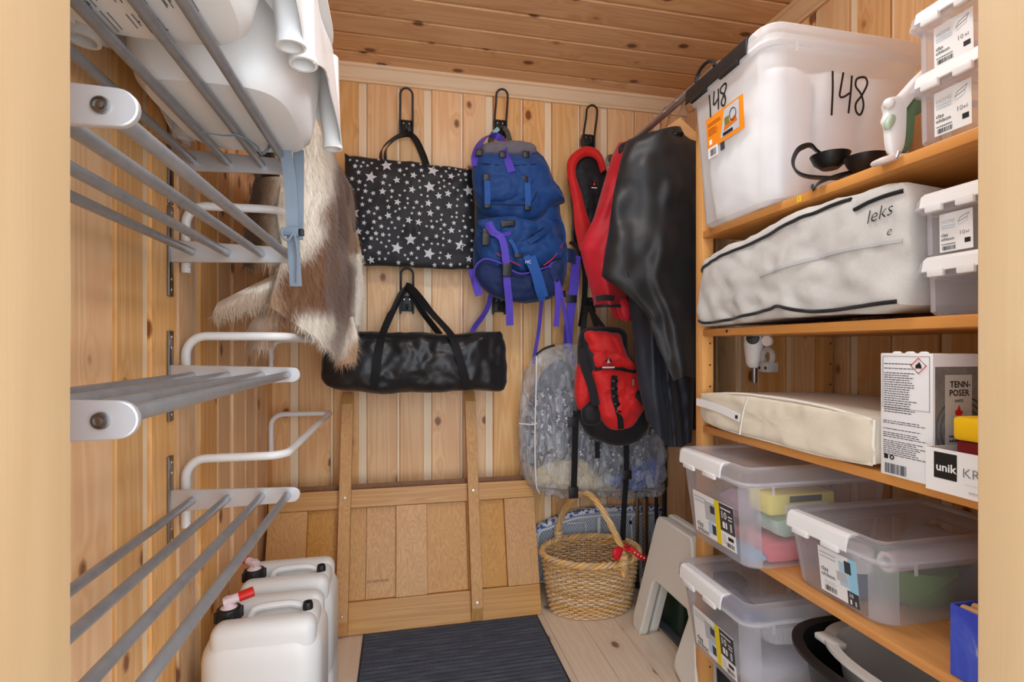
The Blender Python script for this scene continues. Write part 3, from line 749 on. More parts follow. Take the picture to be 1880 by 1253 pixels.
for a in ((746, 237, 'black folding wall hook holding the starry bag'), (917, 236, 'black folding wall hook holding the blue backpack'), (1078, 262, 'black folding wall hook holding the red and black sling bag'),
          (747, 558, 'black folding wall hook holding the long black bag'), (915, 560, 'black folding wall hook showing below the blue backpack'), (1078, 560, 'black folding wall hook behind the red backpack straps')):
    make_hook(*a)
# ================================================================ starry bag
MT['starcloth'] = fabric('black_star_cloth', srgb(30, 31, 36), 0.55, 600, 0.15, 0.3, 0.15, 0.35, 0.25, 12)
MT['star'] = plain('silver_print', srgb(206, 208, 214), 0.5)
sb = thing('star_bag', P(756, 490, Y=2.25), 'black tote bag printed with silver stars hanging from its hook', 'bag')
YS = 2.235
so_ = OP([(634, 293), (640, 289), (700, 293), (790, 303), (860, 311), (868, 315), (872, 400), (873, 488), (868, 495), (780, 493), (700, 489), (645, 488), (638, 482), (635, 400)], Y=YS)
sm_ = pillow_mb(so_, (0, -1, 0), 0.045, 0.04, 96, 0.010, 9, 3, 3.2, 24, None, None, 1)
sbo = sm_.build('body', MT['starcloth'], sb)
# star print laid on the cloth by casting on to it
from mathutils.bvhtree import BVHTree
def bvh(o): 
    me = o.data; org = ORG[o.name]
    return BVHTree.FromPolygons([v.co + org for v in me.vertices], [tuple(p.vertices) for p in me.polygons])
bv = bvh(sbo); rnd = random.Random(5); placed = []
x0_, x1_ = P(644, 400, Y=YS).x, P(871, 400, Y=YS).x; z0_, z1_ = P(750, 492, Y=YS).z, P(750, 296, Y=YS).z
stm = MB()
sizes = [0.052] * 13 + [0.032] * 30 + [0.022] * 60 + [0.0145] * 140
for s in sizes:
    for _ in range(60):
        x, z = rnd.uniform(x0_, x1_), rnd.uniform(z0_, z1_)
        if all((x - a) ** 2 + (z - b) ** 2 > ((s + c) * 0.56 + 0.003) ** 2 for a, b, c in placed): break
    else: continue
    rot = rnd.uniform(-0.3, 0.3); pts = []; ok = True
    for i in range(10):
        r = s * 0.5 * (1 if i % 2 == 0 else 0.45); a = rot + math.pi / 2 + i * math.pi / 5
        h = bv.ray_cast(V((x + r * math.cos(a), 1.5, z + r * math.sin(a))), V((0, 1, 0)))
        if h[0] is None or h[0].y > YS + 0.005: ok = False; break
        pts.append(h[0] + V((0, -0.0028, 0)))
    if not ok: continue
    placed.append((x, z, s)); c = sum(pts, V((0, 0, 0))) / 10
    stm.add([c] + pts, [(0, 1 + i, 1 + (i + 1) % 10) for i in range(10)])
q = stm.build('star_print', MT['star'], sb, sm=False); q['kind'] = 'stuff'
hk = P(746, 246, Y=2.27)
MB().ribbon(smooth([P(693, 300, Y=2.21), P(697, 278, Y=2.225), P(715, 256, Y=2.25), V((hk.x - 0.02, 2.272, hk.z)), V((hk.x + 0.02, 2.272, hk.z)), P(765, 258, Y=2.25), P(778, 290, Y=2.23), P(786, 306, Y=2.205)], 2), 0.034, 0.003, [V((0.6, -0.2, 0.5))] * 8 * 4).build('handle', MT['blackweb'], sb) if False else None
def strap(root, name, pts, wdt, mat, side=(1, 0, 0), th=0.0025, it=2):
    return MB().ribbon(smooth(pts, it), wdt, th, side).build(name, mat, root)
strap(sb, 'handle', [P(700, 303, Y=2.2), P(700, 276, Y=2.215), P(718, 257, Y=2.24), P(738, 247, Y=2.265), P(754, 247, Y=2.265), P(764, 262, Y=2.24), P(775, 288, Y=2.215), P(781, 306, Y=2.2)], 0.03, MT['blackweb'], (0.35, -0.9, 0.25))
strap(sb, 'handle', [P(708, 300, Y=2.27), P(708, 276, Y=2.275), P(724, 257, Y=2.28), P(740, 249, Y=2.285), P(756, 249, Y=2.285), P(768, 262, Y=2.28), P(780, 288, Y=2.275), P(786, 306, Y=2.27)], 0.03, MT['blackweb'], (0.35, -0.9, 0.25))
# piping along the bottom seam
# ================================================================ long black bag
MT['nylon'] = fabric('black_nylon', srgb(27, 28, 32), 0.4, 500, 0.12, 0.18, 0.1, 0.5, 0.2, 8)
lb = thing('long_black_bag', P(760, 720, Y=2.2), 'long black nylon bag hanging sideways below the starry bag', 'bag')
lo_ = OP([(594, 640), (598, 622), (612, 610), (680, 608), (760, 612), (840, 612), (905, 609), (922, 612), (928, 640), (932, 690), (926, 712), (910, 719), (850, 717), (790, 720), (720, 724), (650, 719), (612, 714), (592, 700), (589, 680)], Y=2.14)
pillow_mb(lo_, (0, -1, 0), 0.085, 0.072, 110, 0.015, 9, 8, 2.4, 40, None, None, 1).build('body', MT['nylon'], lb)
for xa, xb, xt in ((690, 684, 739), (848, 855, 757)):
    pass
strap(lb, 'strap', [P(686, 716, Y=2.068), P(690, 680, Y=2.046), P(696, 640, Y=2.05), P(703, 612, Y=2.09), P(722, 566, Y=2.19), P(740, 530, Y=2.262), P(755, 530, Y=2.262), P(790, 572, Y=2.19), P(826, 612, Y=2.09), P(838, 640, Y=2.05), P(850, 680, Y=2.046), P(858, 716, Y=2.068)], 0.032, MT['blackweb'], [V((1, 0, 0.2))] * 8 + [V((0.9, 0, 0.4))] * 8 + [V((0.7, -0.3, 0.6))] * 12 + [V((1, 0, -.2))] * 17)
strap(lb, 'strap', [P(700, 620, Y=2.2), P(724, 566, Y=2.27), P(742, 535, Y=2.285), P(753, 535, Y=2.285), P(775, 572, Y=2.27), P(808, 615, Y=2.2)], 0.026, MT['blackweb'], (1, 0, 0.3))
strap(lb, 'zip_seam', [P(612, 612, Y=2.105), P(680, 616, Y=2.075), P(760, 619, Y=2.07), P(840, 618, Y=2.075), P(905, 613, Y=2.105)], 0.010, MT['blackweb'], (0, -0.5, 1))
# ================================================================ blue backpack
MT['blue'] = fabric('blue_canvas', srgb(20, 66, 130), 0.62, 700, 0.15, 0.3, 0.15, 0.3, 0.22, 14)
MT['navy'] = fabric('navy_canvas', srgb(18, 40, 88), 0.65, 700, 0.15, 0.3, 0.15, 0.3, 0.22, 14)
MT['purple'] = fabric('purple_webbing', srgb(86, 68, 188), 0.6, 1100, 0.15, 0.3, 0.1)
MT['bluestrap'] = fabric('blue_webbing', srgb(34, 84, 160), 0.6, 1100, 0.15, 0.3, 0.1)
MT['greycloth'] = fabric('grey_canvas', srgb(112, 108, 118), 0.7, 700, 0.12, 0.3)
MT['magenta'] = plain('magenta_piping', srgb(176, 40, 84), 0.6)
bp = thing('blue_backpack', P(955, 555, Y=2.2), 'large blue trekking backpack with purple straps hanging on the back wall', 'backpack')
YP = 2.2
def pl(name, pts, Y, fr, bk, mat, root=bp, wr=0.010, seed=1, p=2.4, n=72, sm=2, wsc=12):
    return pillow_mb(OP(pts, Y=Y), (0, -1, 0), fr, bk, n, wr, wsc, seed, p, 20, None, None, sm).build(name, mat, root)
pl('main_body', [(880, 290), (920, 270), (975, 275), (1005, 310), (1028, 400), (1040, 470), (1036, 520), (1010, 548), (960, 556), (910, 548), (878, 520), (868, 480), (874, 400)], 2.19, 0.10, 0.09, MT['blue'], seed=2)
pl('top_collar', [(885, 268), (920, 264), (975, 266), (985, 285), (960, 296), (900, 294), (882, 284)], 2.16, 0.055, 0.06, MT['greycloth'], seed=5)
pl('lid', [(868, 300), (880, 285), (930, 284), (980, 288), (1002, 310), (1014, 345), (1034, 365), (1030, 374), (1005, 384), (990, 402), (950, 410), (905, 402), (880, 385), (868, 345)], 2.12, 0.085, 0.05, MT['blue'], seed=3)
pl('lid_wing', [(975, 285), (995, 298), (1015, 330), (1034, 362), (1032, 374), (1006, 378), (985, 350)], 2.14, 0.05, 0.04, MT['blue'], seed=4, wr=0.016)
pl('lid_pocket', [(892, 322), (930, 320), (975, 324), (978, 352), (970, 372), (925, 372), (894, 368), (888, 345)], 2.06, 0.035, 0.02, MT['blue'], seed=6)
pl('front_pocket', [(880, 420), (920, 414), (968, 420), (1000, 405), (1018, 420), (1032, 470), (1000, 490), (950, 500), (900, 490), (876, 460)], 2.115, 0.06, 0.03, MT['blue'], seed=7, wr=0.018)
pl('bottom_pocket', [(872, 490), (884, 478), (915, 482), (960, 502), (1005, 490), (1034, 484), (1036, 520), (1010, 545), (960, 555), (910, 546), (880, 520)], 2.115, 0.055, 0.05, MT['navy'], seed=8)
def tubep(root, name, pts, r, mat, Y=None): return MB().tube(smooth(pts, 2), r, 8).build(name, mat, root)
tubep(bp, 'piping', [P(870, 520, Y=2.1), P(872, 492, Y=2.075), P(890, 476, Y=2.06), P(920, 484, Y=2.05), P(955, 503, Y=2.05), P(1000, 492, Y=2.06), P(1032, 480, Y=2.085)], 0.004, MT['purple'])
tubep(bp, 'piping', [P(912, 466, Y=2.058), P(930, 476, Y=2.048), P(955, 488, Y=2.046)], 0.0028, MT['magenta'])
tubep(bp, 'piping', [P(998, 488, Y=2.058), P(1016, 474, Y=2.06), P(1034, 448, Y=2.09)], 0.0028, MT['magenta'])
def buck(root, px, py, Y, w2=0.014, h2=0.014, mat=None):
    c = P(px, py, Y=Y); return MB().rbox(c.x - w2, c.x + w2, c.y - 0.005, c.y + 0.005, c.z - h2, c.z + h2, 0.003).build('buckle', mat or MT['black'], root)
for px, py, Y in ((880, 280, 2.065), (923, 284, 2.055), (966, 284, 2.06), (893, 326, 2.035), (963, 330, 2.035), (895, 376, 2.04), (969, 380, 2.04), (930, 486, 2.035), (931, 503, 2.03), (892, 426, 2.05), (1033, 540, 2.14)):
    buck(bp, px, py, Y)
strap(bp, 'lid_strap', [P(894, 332, Y=2.03), P(895, 355, Y=2.026), P(895, 375, Y=2.035)], 0.024, MT['bluestrap'])
strap(bp, 'lid_strap', [P(968, 336, Y=2.03), P(969, 355, Y=2.026), P(969, 378, Y=2.035)], 0.024, MT['bluestrap'])
strap(bp, 'shoulder_strap', [P(873, 305, Y=2.08), P(872, 285, Y=2.09), P(882, 262, Y=2.14), P(900, 248, Y=2.2), P(920, 256, Y=2.2), P(926, 280, Y=2.08), P(934, 300, Y=2.04), P(940, 316, Y=2.03)], 0.03, MT['purple'], (0.9, -0.3, 0.3))
strap(bp, 'haul_loop', [P(898, 275, Y=2.2), P(902, 250, Y=2.25), P(915, 236, Y=2.27), P(930, 240, Y=2.27), P(940, 275, Y=2.2)], 0.022, plain('olive_webbing', srgb(92, 92, 80), 0.8), (0.9, -0.3, 0.3))
strap(bp, 'front_strap', [P(896, 408, Y=2.045), P(905, 425, Y=2.04), P(922, 440, Y=2.035), P(929, 480, Y=2.03), P(931, 520, Y=2.03), P(935, 560, Y=2.05), P(936, 598, Y=2.06)], 0.030, MT['purple'])
strap(bp, 'front_strap', [P(892, 412, Y=2.04), P(905, 430, Y=2.035), P(930, 430, Y=2.045), P(960, 418, Y=2.05)], 0.016, MT['purple'], (0, -0.2, 1))
strap(bp, 'compression_strap', [P(966, 470, Y=2.04), P(980, 500, Y=2.035), P(988, 530, Y=2.04), P(996, 552, Y=2.06)], 0.028, MT['bluestrap'])
strap(bp, 'compression_strap', [P(978, 470, Y=2.045), P(992, 510, Y=2.04), P(1002, 545, Y=2.05)], 0.022, MT['bluestrap'])
strap(bp, 'compression_strap', [P(970, 446, Y=2.045), P(990, 432, Y=2.04), P(1012, 416, Y=2.06)], 0.022, MT['blue'], (0, -0.2, 1))
strap(bp, 'hip_strap', [P(866, 495, Y=2.14), P(872, 515, Y=2.12), P(880, 543, Y=2.12)], 0.034, MT['purple'])
strap(bp, 'hip_strap', [P(1015, 482, Y=2.06), P(1022, 510, Y=2.06), P(1024, 560, Y=2.08), P(1021, 600, Y=2.09)], 0.024, MT['purple'])
strap(bp, 'hip_strap', [P(1010, 486, Y=2.06), P(1026, 520, Y=2.07), P(1036, 570, Y=2.1), P(1046, 640, Y=2.14), P(1054, 672, Y=2.15)], 0.014, MT['purple'])
strap(bp, 'hip_belt', [P(1032, 468, Y=2.16), P(1048, 470, Y=2.16), P(1056, 474, Y=2.18)], 0.06, MT['navy'], (0, 0, 1), 0.012)
strap(bp, 'hip_strap', [P(1058, 470, Y=2.175), P(1054, 520, Y=2.17), P(1049, 560, Y=2.17), P(1044, 600, Y=2.175), P(1042, 640, Y=2.19)], 0.042, MT['purple'])
buck(bp, 1049, 549, 2.165, 0.024, 0.016)
strap(bp, 'hip_strap', [P(903, 535, Y=2.18), P(893, 570, Y=2.22), P(872, 600, Y=2.25), P(866, 612, Y=2.25)], 0.022, MT['purple'])
strap(bp, 'hip_strap', [P(994, 552, Y=2.15), P(990, 600, Y=2.2), P(982, 650, Y=2.2), P(978, 668, Y=2.19)], 0.016, MT['purple'])
strap(bp, 'side_loop', [P(1018, 402, Y=2.1), P(1030, 408, Y=2.08), P(1036, 430, Y=2.09), P(1035, 448, Y=2.11)], 0.018, MT['bluestrap'], (0.3, -1, 0))
MT['seam'] = fabric('dark_blue_seam', srgb(10, 30, 66), 0.7, 900)
for pts_, Y_ in (([(872, 352), (895, 372), (930, 376), (972, 374), (986, 352)], 2.036), ([(884, 398), (915, 408), (950, 412), (988, 402), (1006, 384)], 2.062), ([(878, 425), (905, 432), (935, 446), (962, 438), (1000, 418)], 2.058), ([(884, 300), (930, 304), (985, 302)], 2.045), ([(1000, 320), (1012, 345), (1026, 366)], 2.085)):
    tubep(bp, 'seam', [P(x, y, Y=Y_) for x, y in pts_], 0.0024, MT['seam'])
pl('flap', [(880, 404), (930, 400), (985, 408), (1000, 420), (965, 442), (936, 450), (905, 436), (882, 424)], 2.075, 0.028, 0.02, MT['blue'], seed=17, wr=0.012)
pl('side_mesh', [(1006, 486), (1030, 478), (1036, 500), (1026, 520), (1010, 512)], 2.075, 0.02, 0.02, MT['blackcloth2'] if 'blackcloth2' in MT else MT['navy'], seed=18, wr=0.006)
strap(bp, 'compression_strap', [P(936, 440, Y=2.04), P(944, 452, Y=2.036), P(950, 468, Y=2.04)], 0.016, MT['bluestrap'])
buck(bp, 892, 440, 2.045, 0.016, 0.024); buck(bp, 931, 496, 2.022, 0.019, 0.026); buck(bp, 952, 470, 2.035, 0.018, 0.008)
lg = pillow_mb(OP([(918, 406), (946, 404), (946, 414), (920, 418)], Y=2.036), (0, -1, 0), 0.004, 0.003, 24, sm=0).build('badge', MT['black'], bp)
text('HC', P(964, 484, Y=2.03), (1, 0, 0.05), (0, 0, 1), 0.013, MT['paper'], bp, 'lettering')
ptag = P(911, 240, Y=2.235); MB().obox(ptag, V((0.7, 0, 0.7)), V((0, 1, 0)), V((-0.7, 0, 0.7)), 0.016, 0.001, 0.009).build('care_tag', plain('pale_blue_tag', srgb(150, 196, 208), 0.6), bp, sm=False)
# ================================================================ red and black sling bag (upper)
MT['redcloth'] = fabric('red_canvas', srgb(206, 30, 30), 0.6, 700, 0.12, 0.3, 0.15, 0.3, 0.2, 12)
MT['blackcloth'] = fabric('black_canvas', srgb(24, 23, 28), 0.6, 700, 0.15, 0.3, 0.15, 0.3, 0.2, 12)
sl = thing('sling_bag', P(1075, 470, Y=2.2), 'red and black sling bag hanging on the hook between blue backpack and red jacket', 'bag')
pl('body', [(1044, 310), (1054, 285), (1075, 272), (1098, 282), (1110, 310), (1116, 350), (1110, 400), (1090, 440), (1066, 460), (1052, 440), (1052, 395), (1048, 350)], 2.23, 0.06, 0.07, MT['blackcloth'], sl, 0.008, 21)
def band(root, name, outer, inner, Y, th, mat, seed=1):
    n = 40; a = [P(x, y, Y=Y) for x, y in outer]; b = [P(x, y, Y=Y) for x, y in inner]
    a = resample(smooth(a, 2), n, False); b = resample(smooth(b, 2), n, False)
    def f(u, v):
        i = min(int(u * (n - 1)), n - 2); t = u * (n - 1) - i
        p = a[i].lerp(a[i + 1], t).lerp(b[i].lerp(b[i + 1], t), v)
        p = p.copy(); p.y -= 0.014 * math.sin(v * math.pi) + wob(p, 20, 0.006, seed); return p
    return MB().grid(f, n - 1, 6, 0, th).build(name, mat, root)
band(sl, 'red_trim', [(1064, 462), (1056, 420), (1052, 370), (1042, 320), (1046, 290), (1075, 270), (1100, 280), (1112, 310)], [(1092, 430), (1078, 400), (1068, 360), (1056, 325), (1058, 300), (1076, 286), (1094, 292), (1104, 318)], 2.165, 0.004, MT['redcloth'])
strap(sl, 'zip', [P(1048, 300, Y=2.165), P(1044, 325, Y=2.165), P(1048, 345, Y=2.165), P(1060, 370, Y=2.155), P(1068, 400, Y=2.15)], 0.010, MT['blackweb'], (1, -0.3, 0))
strap(sl, 'strap', [P(1046, 445, Y=2.18), P(1056, 450, Y=2.17), P(1066, 462, Y=2.17), P(1074, 500, Y=2.22), P(1072, 560, Y=2.26), P(1066, 600, Y=2.24)], 0.026, MT['blackweb'])
def tri_logo(root, px, py, Y, s, mat):
    c = P(px, py, Y=Y); m = MB()
    for sx in (-1, 1):
        m.prism([c + V((0, 0, s)), c + V((sx * s * 0.35, 0, -s * 0.1)), c + V((sx * s * 1.0, 0, -s * 0.35)), c + V((sx * s * 0.25, 0, 0.0))], (0, -1, 0), 0.001)
    m.prism([c + V((0, 0, s * 0.4)), c + V((s * 0.3, 0, -s * 0.35)), c + V((-s * 0.3, 0, -s * 0.35))], (0, -1, 0), 0.0012)
    q = m.build('logo', mat, root, sm=False); q['kind'] = 'stuff'; return q
tri_logo(sl, 1091, 338, 2.163, 0.016, plain('logo_red', srgb(226, 70, 64), 0.6))
MB().obox(P(1091, 345, Y=2.163), V((1, 0, 0)), V((0, 1, 0)), V((0, 0, 1)), 0.013, 0.0008, 0.002).build('logo_line', MT['paper'], sl, sm=False)
# ================================================================ clear zip bag with a quilt
cb = clear('crinkled_clear_film', (0.88, 0.92, 0.97, 1), 0.14, 0.6, 0.12, 0.1)
nt = cb.node_tree; pb = nt.nodes['Principled BSDF']
nn_ = nt.nodes.new('ShaderNodeTexNoise'); nn_.inputs['Scale'].default_value = 9; nn_.inputs['Detail'].default_value = 5; nn_.inputs['Distortion'].default_value = 2.5
bb_ = nt.nodes.new('ShaderNodeBump'); bb_.inputs['Strength'].default_value = 1.0; bb_.inputs['Distance'].default_value = 0.03
nt.links.new(nn_.outputs['Fac'], bb_.inputs['Height']); nt.links.new(bb_.outputs[0], pb.inputs['Normal'])
mx_ = [n for n in nt.nodes if n.type == 'MIX_SHADER' and n.outputs[0].links[0].to_node.type == 'OUTPUT_MATERIAL'][0]
n3 = nt.nodes.new('ShaderNodeTexNoise'); n3.inputs['Scale'].default_value = 1; n3.inputs['Detail'].default_value = 4; n3.inputs['Roughness'].default_value = 0.6; n3.inputs['Distortion'].default_value = 0.8
r3 = nt.nodes.new('ShaderNodeValToRGB'); r3.color_ramp.elements[0].position = 0.46; r3.color_ramp.elements[0].color = (0.26, 0.26, 0.26, 1); r3.color_ramp.elements[1].position = 0.66; r3.color_ramp.elements[1].color = (0.62, 0.62, 0.62, 1)
tc3 = nt.nodes.new('ShaderNodeTexCoord'); vm3 = nt.nodes.new('ShaderNodeVectorMath'); vm3.operation = 'MULTIPLY'; vm3.inputs[1].default_value = (22, 22, 7)
nt.links.new(tc3.outputs['Object'], vm3.inputs[0]); nt.links.new(vm3.outputs[0], n3.inputs['Vector']); nt.links.new(vm3.outputs[0], nn_.inputs['Vector']); nn_.inputs['Scale'].default_value = 1.3
nt.links.new(n3.outputs['Fac'], r3.inputs[0]); nt.links.new(r3.outputs[0], mx_.inputs[0])
cz = thing('clear_zip_bag', P(1085, 912, Y=2.2), 'clear crinkled plastic zip bag with bedding inside, hanging below the blue backpack', 'bag')
co_ = OP([(985, 650), (1010, 634), (1060, 632), (1120, 640), (1170, 680), (1200, 740), (1215, 800), (1222, 860), (1220, 900), (1200, 910), (1130, 914), (1060, 910), (1000, 908), (966, 890), (953, 840), (951, 770), (958, 700), (970, 668)], Y=2.16)
pillow_mb(co_, (0, -1, 0), 0.085, 0.09, 110, 0.022, 14, 31, 3.0, 30, None, None, 1).build('film', cb, cz)
tubep(cz, 'seam', [P(953, 778, Y=2.125), P(975, 780, Y=2.085), P(986, 778, Y=2.075)], 0.003, MT['white'])
tubep(cz, 'seam', [P(985, 655, Y=2.1), P(984, 720, Y=2.072), P(982, 800, Y=2.068), P(984, 885, Y=2.08), P(990, 906, Y=2.1)], 0.003, MT['white'])
tubep(cz, 'zip', [P(984, 652, Y=2.15), P(1000, 640, Y=2.14), P(1018, 634, Y=2.14)], 0.005, MT['black'])
tubep(cz, 'seam', [P(968, 890, Y=2.12), P(1000, 897, Y=2.085), P(1100, 903, Y=2.075), P(1200, 898, Y=2.095), P(1220, 890, Y=2.13)], 0.003, MT['grey_ink'])
# bedding inside
qt = NT('patterned_quilt'); cq = qt.coord()
wv_ = qt.n('ShaderNodeTexWave', wave_type='BANDS', bands_direction='X'); wv_.inputs['Scale'].default_value = 9; wv_.inputs['Distortion'].default_value = 4; qt.l(cq, wv_.inputs['Vector'])
vr = qt.n('ShaderNodeTexVoronoi'); vr.inputs['Scale'].default_value = 60; qt.l(cq, vr.inputs['Vector'])
dots = qt.ramp(vr.outputs['Distance'], [(0.35, srgb(232, 234, 238)), (0.42, srgb(72, 78, 98))])
qt.l(qt.mix(qt.ramp(wv_.outputs['Fac'], [(0.48, (0, 0, 0)), (0.52, (1, 1, 1))]), srgb(96, 100, 116), dots), qt.p.inputs['Base Color']); qt.p.inputs['Roughness'].default_value = 0.9
qd = pl('patterned_quilt', [(985, 720), (1040, 700), (1120, 705), (1175, 740), (1205, 800), (1205, 850), (1120, 870), (1040, 850), (985, 840), (970, 790)], 2.19, 0.075, 0.04, qt.mat, None, 0.012, 41)
solo(qd, 'grey and white patterned quilt inside the clear zip bag', 'quilt')
cl_ = pl('cream_duvet', [(985, 860), (1060, 840), (1110, 880), (1130, 902), (1060, 900), (1000, 896), (978, 882)], 2.165, 0.045, 0.04, fabric('cream_cotton', srgb(222, 206, 168), 0.85), None, 0.012, 42)
solo(cl_, 'cream folded cloth at the bottom of the clear zip bag', 'cloth')
bl_ = pl('blue_pillow', [(1115, 878), (1150, 862), (1185, 830), (1212, 838), (1214, 880), (1190, 896), (1135, 897)], 2.165, 0.045, 0.04, fabric('mid_blue_cotton', srgb(64, 92, 176), 0.85), None, 0.012, 43)
solo(bl_, 'blue cloth at the lower right of the clear zip bag', 'cloth')
gy_ = pl('dark_blanket', [(962, 790), (985, 700), (1030, 660), (1050, 700), (1000, 780), (985, 850), (968, 850)], 2.20, 0.03, 0.04, fabric('slate_blanket', srgb(96, 104, 120), 0.9), None, 0.012, 44)
solo(gy_, 'slate grey blanket edge at the left of the clear zip bag', 'blanket')
# ================================================================ red backpack
rb = thing('red_backpack', P(1125, 815, Y=2.05), 'small red and black backpack hanging in front of the clear zip bag', 'backpack')
YRB = 2.0
pl('main_body', [(1062, 618), (1072, 604), (1100, 600), (1140, 604), (1148, 622), (1152, 650), (1170, 680), (1184, 712), (1190, 750), (1186, 790), (1165, 812), (1128, 818), (1090, 806), (1068, 785), (1058, 750), (1062, 690), (1060, 650)], 2.0, 0.075, 0.07, MT['blackcloth'], rb, 0.008, 51)
pl('front_panel', [(1072, 615), (1085, 607), (1130, 612), (1142, 625), (1148, 655), (1166, 678), (1130, 684), (1092, 678), (1082, 652)], 1.965, 0.055, 0.03, MT['redcloth'], rb, 0.012, 52)
pl('front_pocket', [(1088, 680), (1120, 676), (1164, 684), (1176, 700), (1166, 725), (1184, 742), (1164, 778), (1128, 790), (1102, 770), (1094, 740), (1090, 705)], 1.945, 0.05, 0.03, MT['redcloth'], rb, 0.010, 53)
pl('side_panel', [(1060, 672), (1074, 668), (1086, 710), (1090, 732), (1066, 754), (1056, 735), (1056, 700)], 1.965, 0.035, 0.03, MT['redcloth'], rb, 0.006, 54)
pl('side_panel', [(1166, 682), (1178, 690), (1188, 725), (1180, 730), (1168, 715)], 1.965, 0.03, 0.03, MT['redcloth'], rb, 0.006, 55)
strap(rb, 'centre_strap', [P(1128, 690, Y=1.893), P(1127, 715, Y=1.89), P(1131, 740, Y=1.89), P(1138, 765, Y=1.895), P(1140, 788, Y=1.91)], 0.024, MT['blackweb'])
for k, (px, py) in enumerate(((1129, 700), (1128, 714), (1129, 728), (1132, 742), (1135, 756))):
    strap(rb, 'daisy_loop', [P(px - 6, py, Y=1.89), P(px, py, Y=1.884), P(px + 6, py, Y=1.89)], 0.008, MT['black'], (0, 0, 1))
strap(rb, 'zip', [P(1092, 680, Y=1.925), P(1115, 675, Y=1.91), P(1145, 680, Y=1.91), P(1164, 684, Y=1.93)], 0.008, MT['blackweb'], (0, 0, 1))
MB().rbox(*[e for e in (P(1162, 702, Y=1.9).x - 0.004, P(1162, 702, Y=1.9).x + 0.004, 1.895, 1.90, P(1162, 702, Y=1.9).z - 0.015, P(1162, 702, Y=1.9).z + 0.012)], 0.002).build('zip_pull', MT['grey_ink'], rb)
pl('corner_patch', [(1068, 752), (1090, 735), (1102, 758), (1100, 778), (1082, 782), (1070, 775)], 1.945, 0.03, 0.03, MT['blackcloth'], rb, 0.004, 56)
pl('side_patch', [(1152, 718), (1162, 712), (1188, 728), (1186, 748), (1172, 742)], 1.925, 0.03, 0.02, MT['blackcloth'], rb, 0.004, 57)
strap(rb, 'shoulder_strap', [P(1068, 640, Y=1.96), P(1072, 670, Y=1.935), P(1085, 705, Y=1.915), P(1094, 745, Y=1.905)], 0.034, MT['blackcloth'])
tri_logo(rb, 1117, 664, 1.903, 0.018, MT['star'])
text('TRAIL 30L', P(1100, 677, Y=1.906), (1, 0, -0.02), (0, 0, 1), 0.0075, MT['star'], rb, 'lettering') if False else MB().obox(P(1117, 675, Y=1.902), V((1, 0, 0)), V((0, 1, 0)), V((0, 0, 1)), 0.026, 0.0008, 0.003).build('logo_line', MT['star'], rb, sm=False)
for a, b in ((1070, 1076), (1100, 1083), (1118, 1080)):
    strap(rb, 'hang_strap', [P(a, 612, Y=2.0), P(lerp(a, b, .5), 590, Y=2.1), P(b, 562, Y=2.25)], 0.022, MT['blackweb'])
strap(rb, 'waist_strap', [P(1058, 755, Y=1.98), P(1056, 790, Y=1.99), P(1055, 850, Y=2.02), P(1053, 915, Y=2.04)], 0.026, MT['blackweb'])
strap(rb, 'waist_strap', [P(1150, 818, Y=1.99), P(1150, 870, Y=2.01), P(1146, 930, Y=2.02), P(1143, 993, Y=2.03)], 0.024, MT['blackweb'])
strap(rb, 'waist_strap', [P(1096, 812, Y=1.99), P(1097, 842, Y=1.99)], 0.02, MT['blackweb'])
buck(rb, 1053, 905, 2.03, 0.02, 0.024); buck(rb, 1152, 872, 2.0, 0.018, 0.02); buck(rb, 1052, 775, 1.98, 0.022, 0.02)
# ================================================================ clothes rail, hangers, garments
XRD, ZRD = 0.99, 1.995
rod = thing('clothes_rod', (XRD, 1.9, ZRD), 'grey metal clothes rod running from the back wall to the shelving', 'rod')
MB().tube([(XRD, 1.452, ZRD), (XRD, YB - 0.002, ZRD)], 0.0135, 18).build('tube', plain('galvanised_tube', srgb(176, 176, 178), 0.34, 0.7, 0.5, 0.15, 25), rod)
MB().lathe([(0.03, 0), (0.03, 0.004), (0.018, 0.006), (0.016, 0.02)], (XRD, YB - 0.001, ZRD), 20, (0, -1, 0)).build('flange', MT['steel'], rod)
MT['hanger'] = wood('beech_hanger', srgb(226, 180, 128), srgb(196, 142, 92), 'x', 0, 0.5, 0.4, 0.1)
def hanger(label, y, xo=0.0, full=True):
    cx = XRD + xo
    t = thing('coat_hanger', (cx, y, ZRD - 0.16), label, 'hanger', 'wooden coat hangers on the rod')
    r = 0.017
    hk = [(cx + r * math.cos(a), y, ZRD + r * math.sin(a)) for a in [math.radians(200 - i * 25) for i in range(10)]]
    MB().tube(hk + [(cx + 0.004, y, ZRD - 0.035), (cx, y, ZRD - 0.075)], 0.0026, 6).build('hook', MT['screw'], t)
    def f(h, x0, x1):
        return None
    b = MB(); prof = []
    for i in range(25):
        u = i / 24 * 2 - 1; x = cx + u * 0.19
        zc = ZRD - 0.088 - 0.125 * abs(u) ** 0.95 ; hh = 0.026 * (1 - 0.55 * abs(u)); dy = -0.018 * (1 - math.cos(u * 1.2))
        prof.append([V((x, y + dy - 0.006, zc - hh)), V((x, y + dy - 0.006, zc + hh)), V((x, y + dy + 0.006, zc + hh)), V((x, y + dy + 0.006, zc - hh))])
    b.loft(prof); b.build('shoulder_bar', MT['hanger'], t, bevel=0.002)
    return t
hanger('wooden coat hanger of the black rain cape, nearest the shelving', 1.70)
hanger('wooden coat hanger just behind the cape, its shoulder showing over the collar', 1.79)
hanger('wooden coat hanger carrying the red jacket', 1.90, 0.02)
hanger('wooden coat hanger ends peeking out left of the red jacket, upper one', 2.00, 0.05)
hanger('wooden coat hanger ends peeking out left of the red jacket, lower one', 2.07, 0.06)
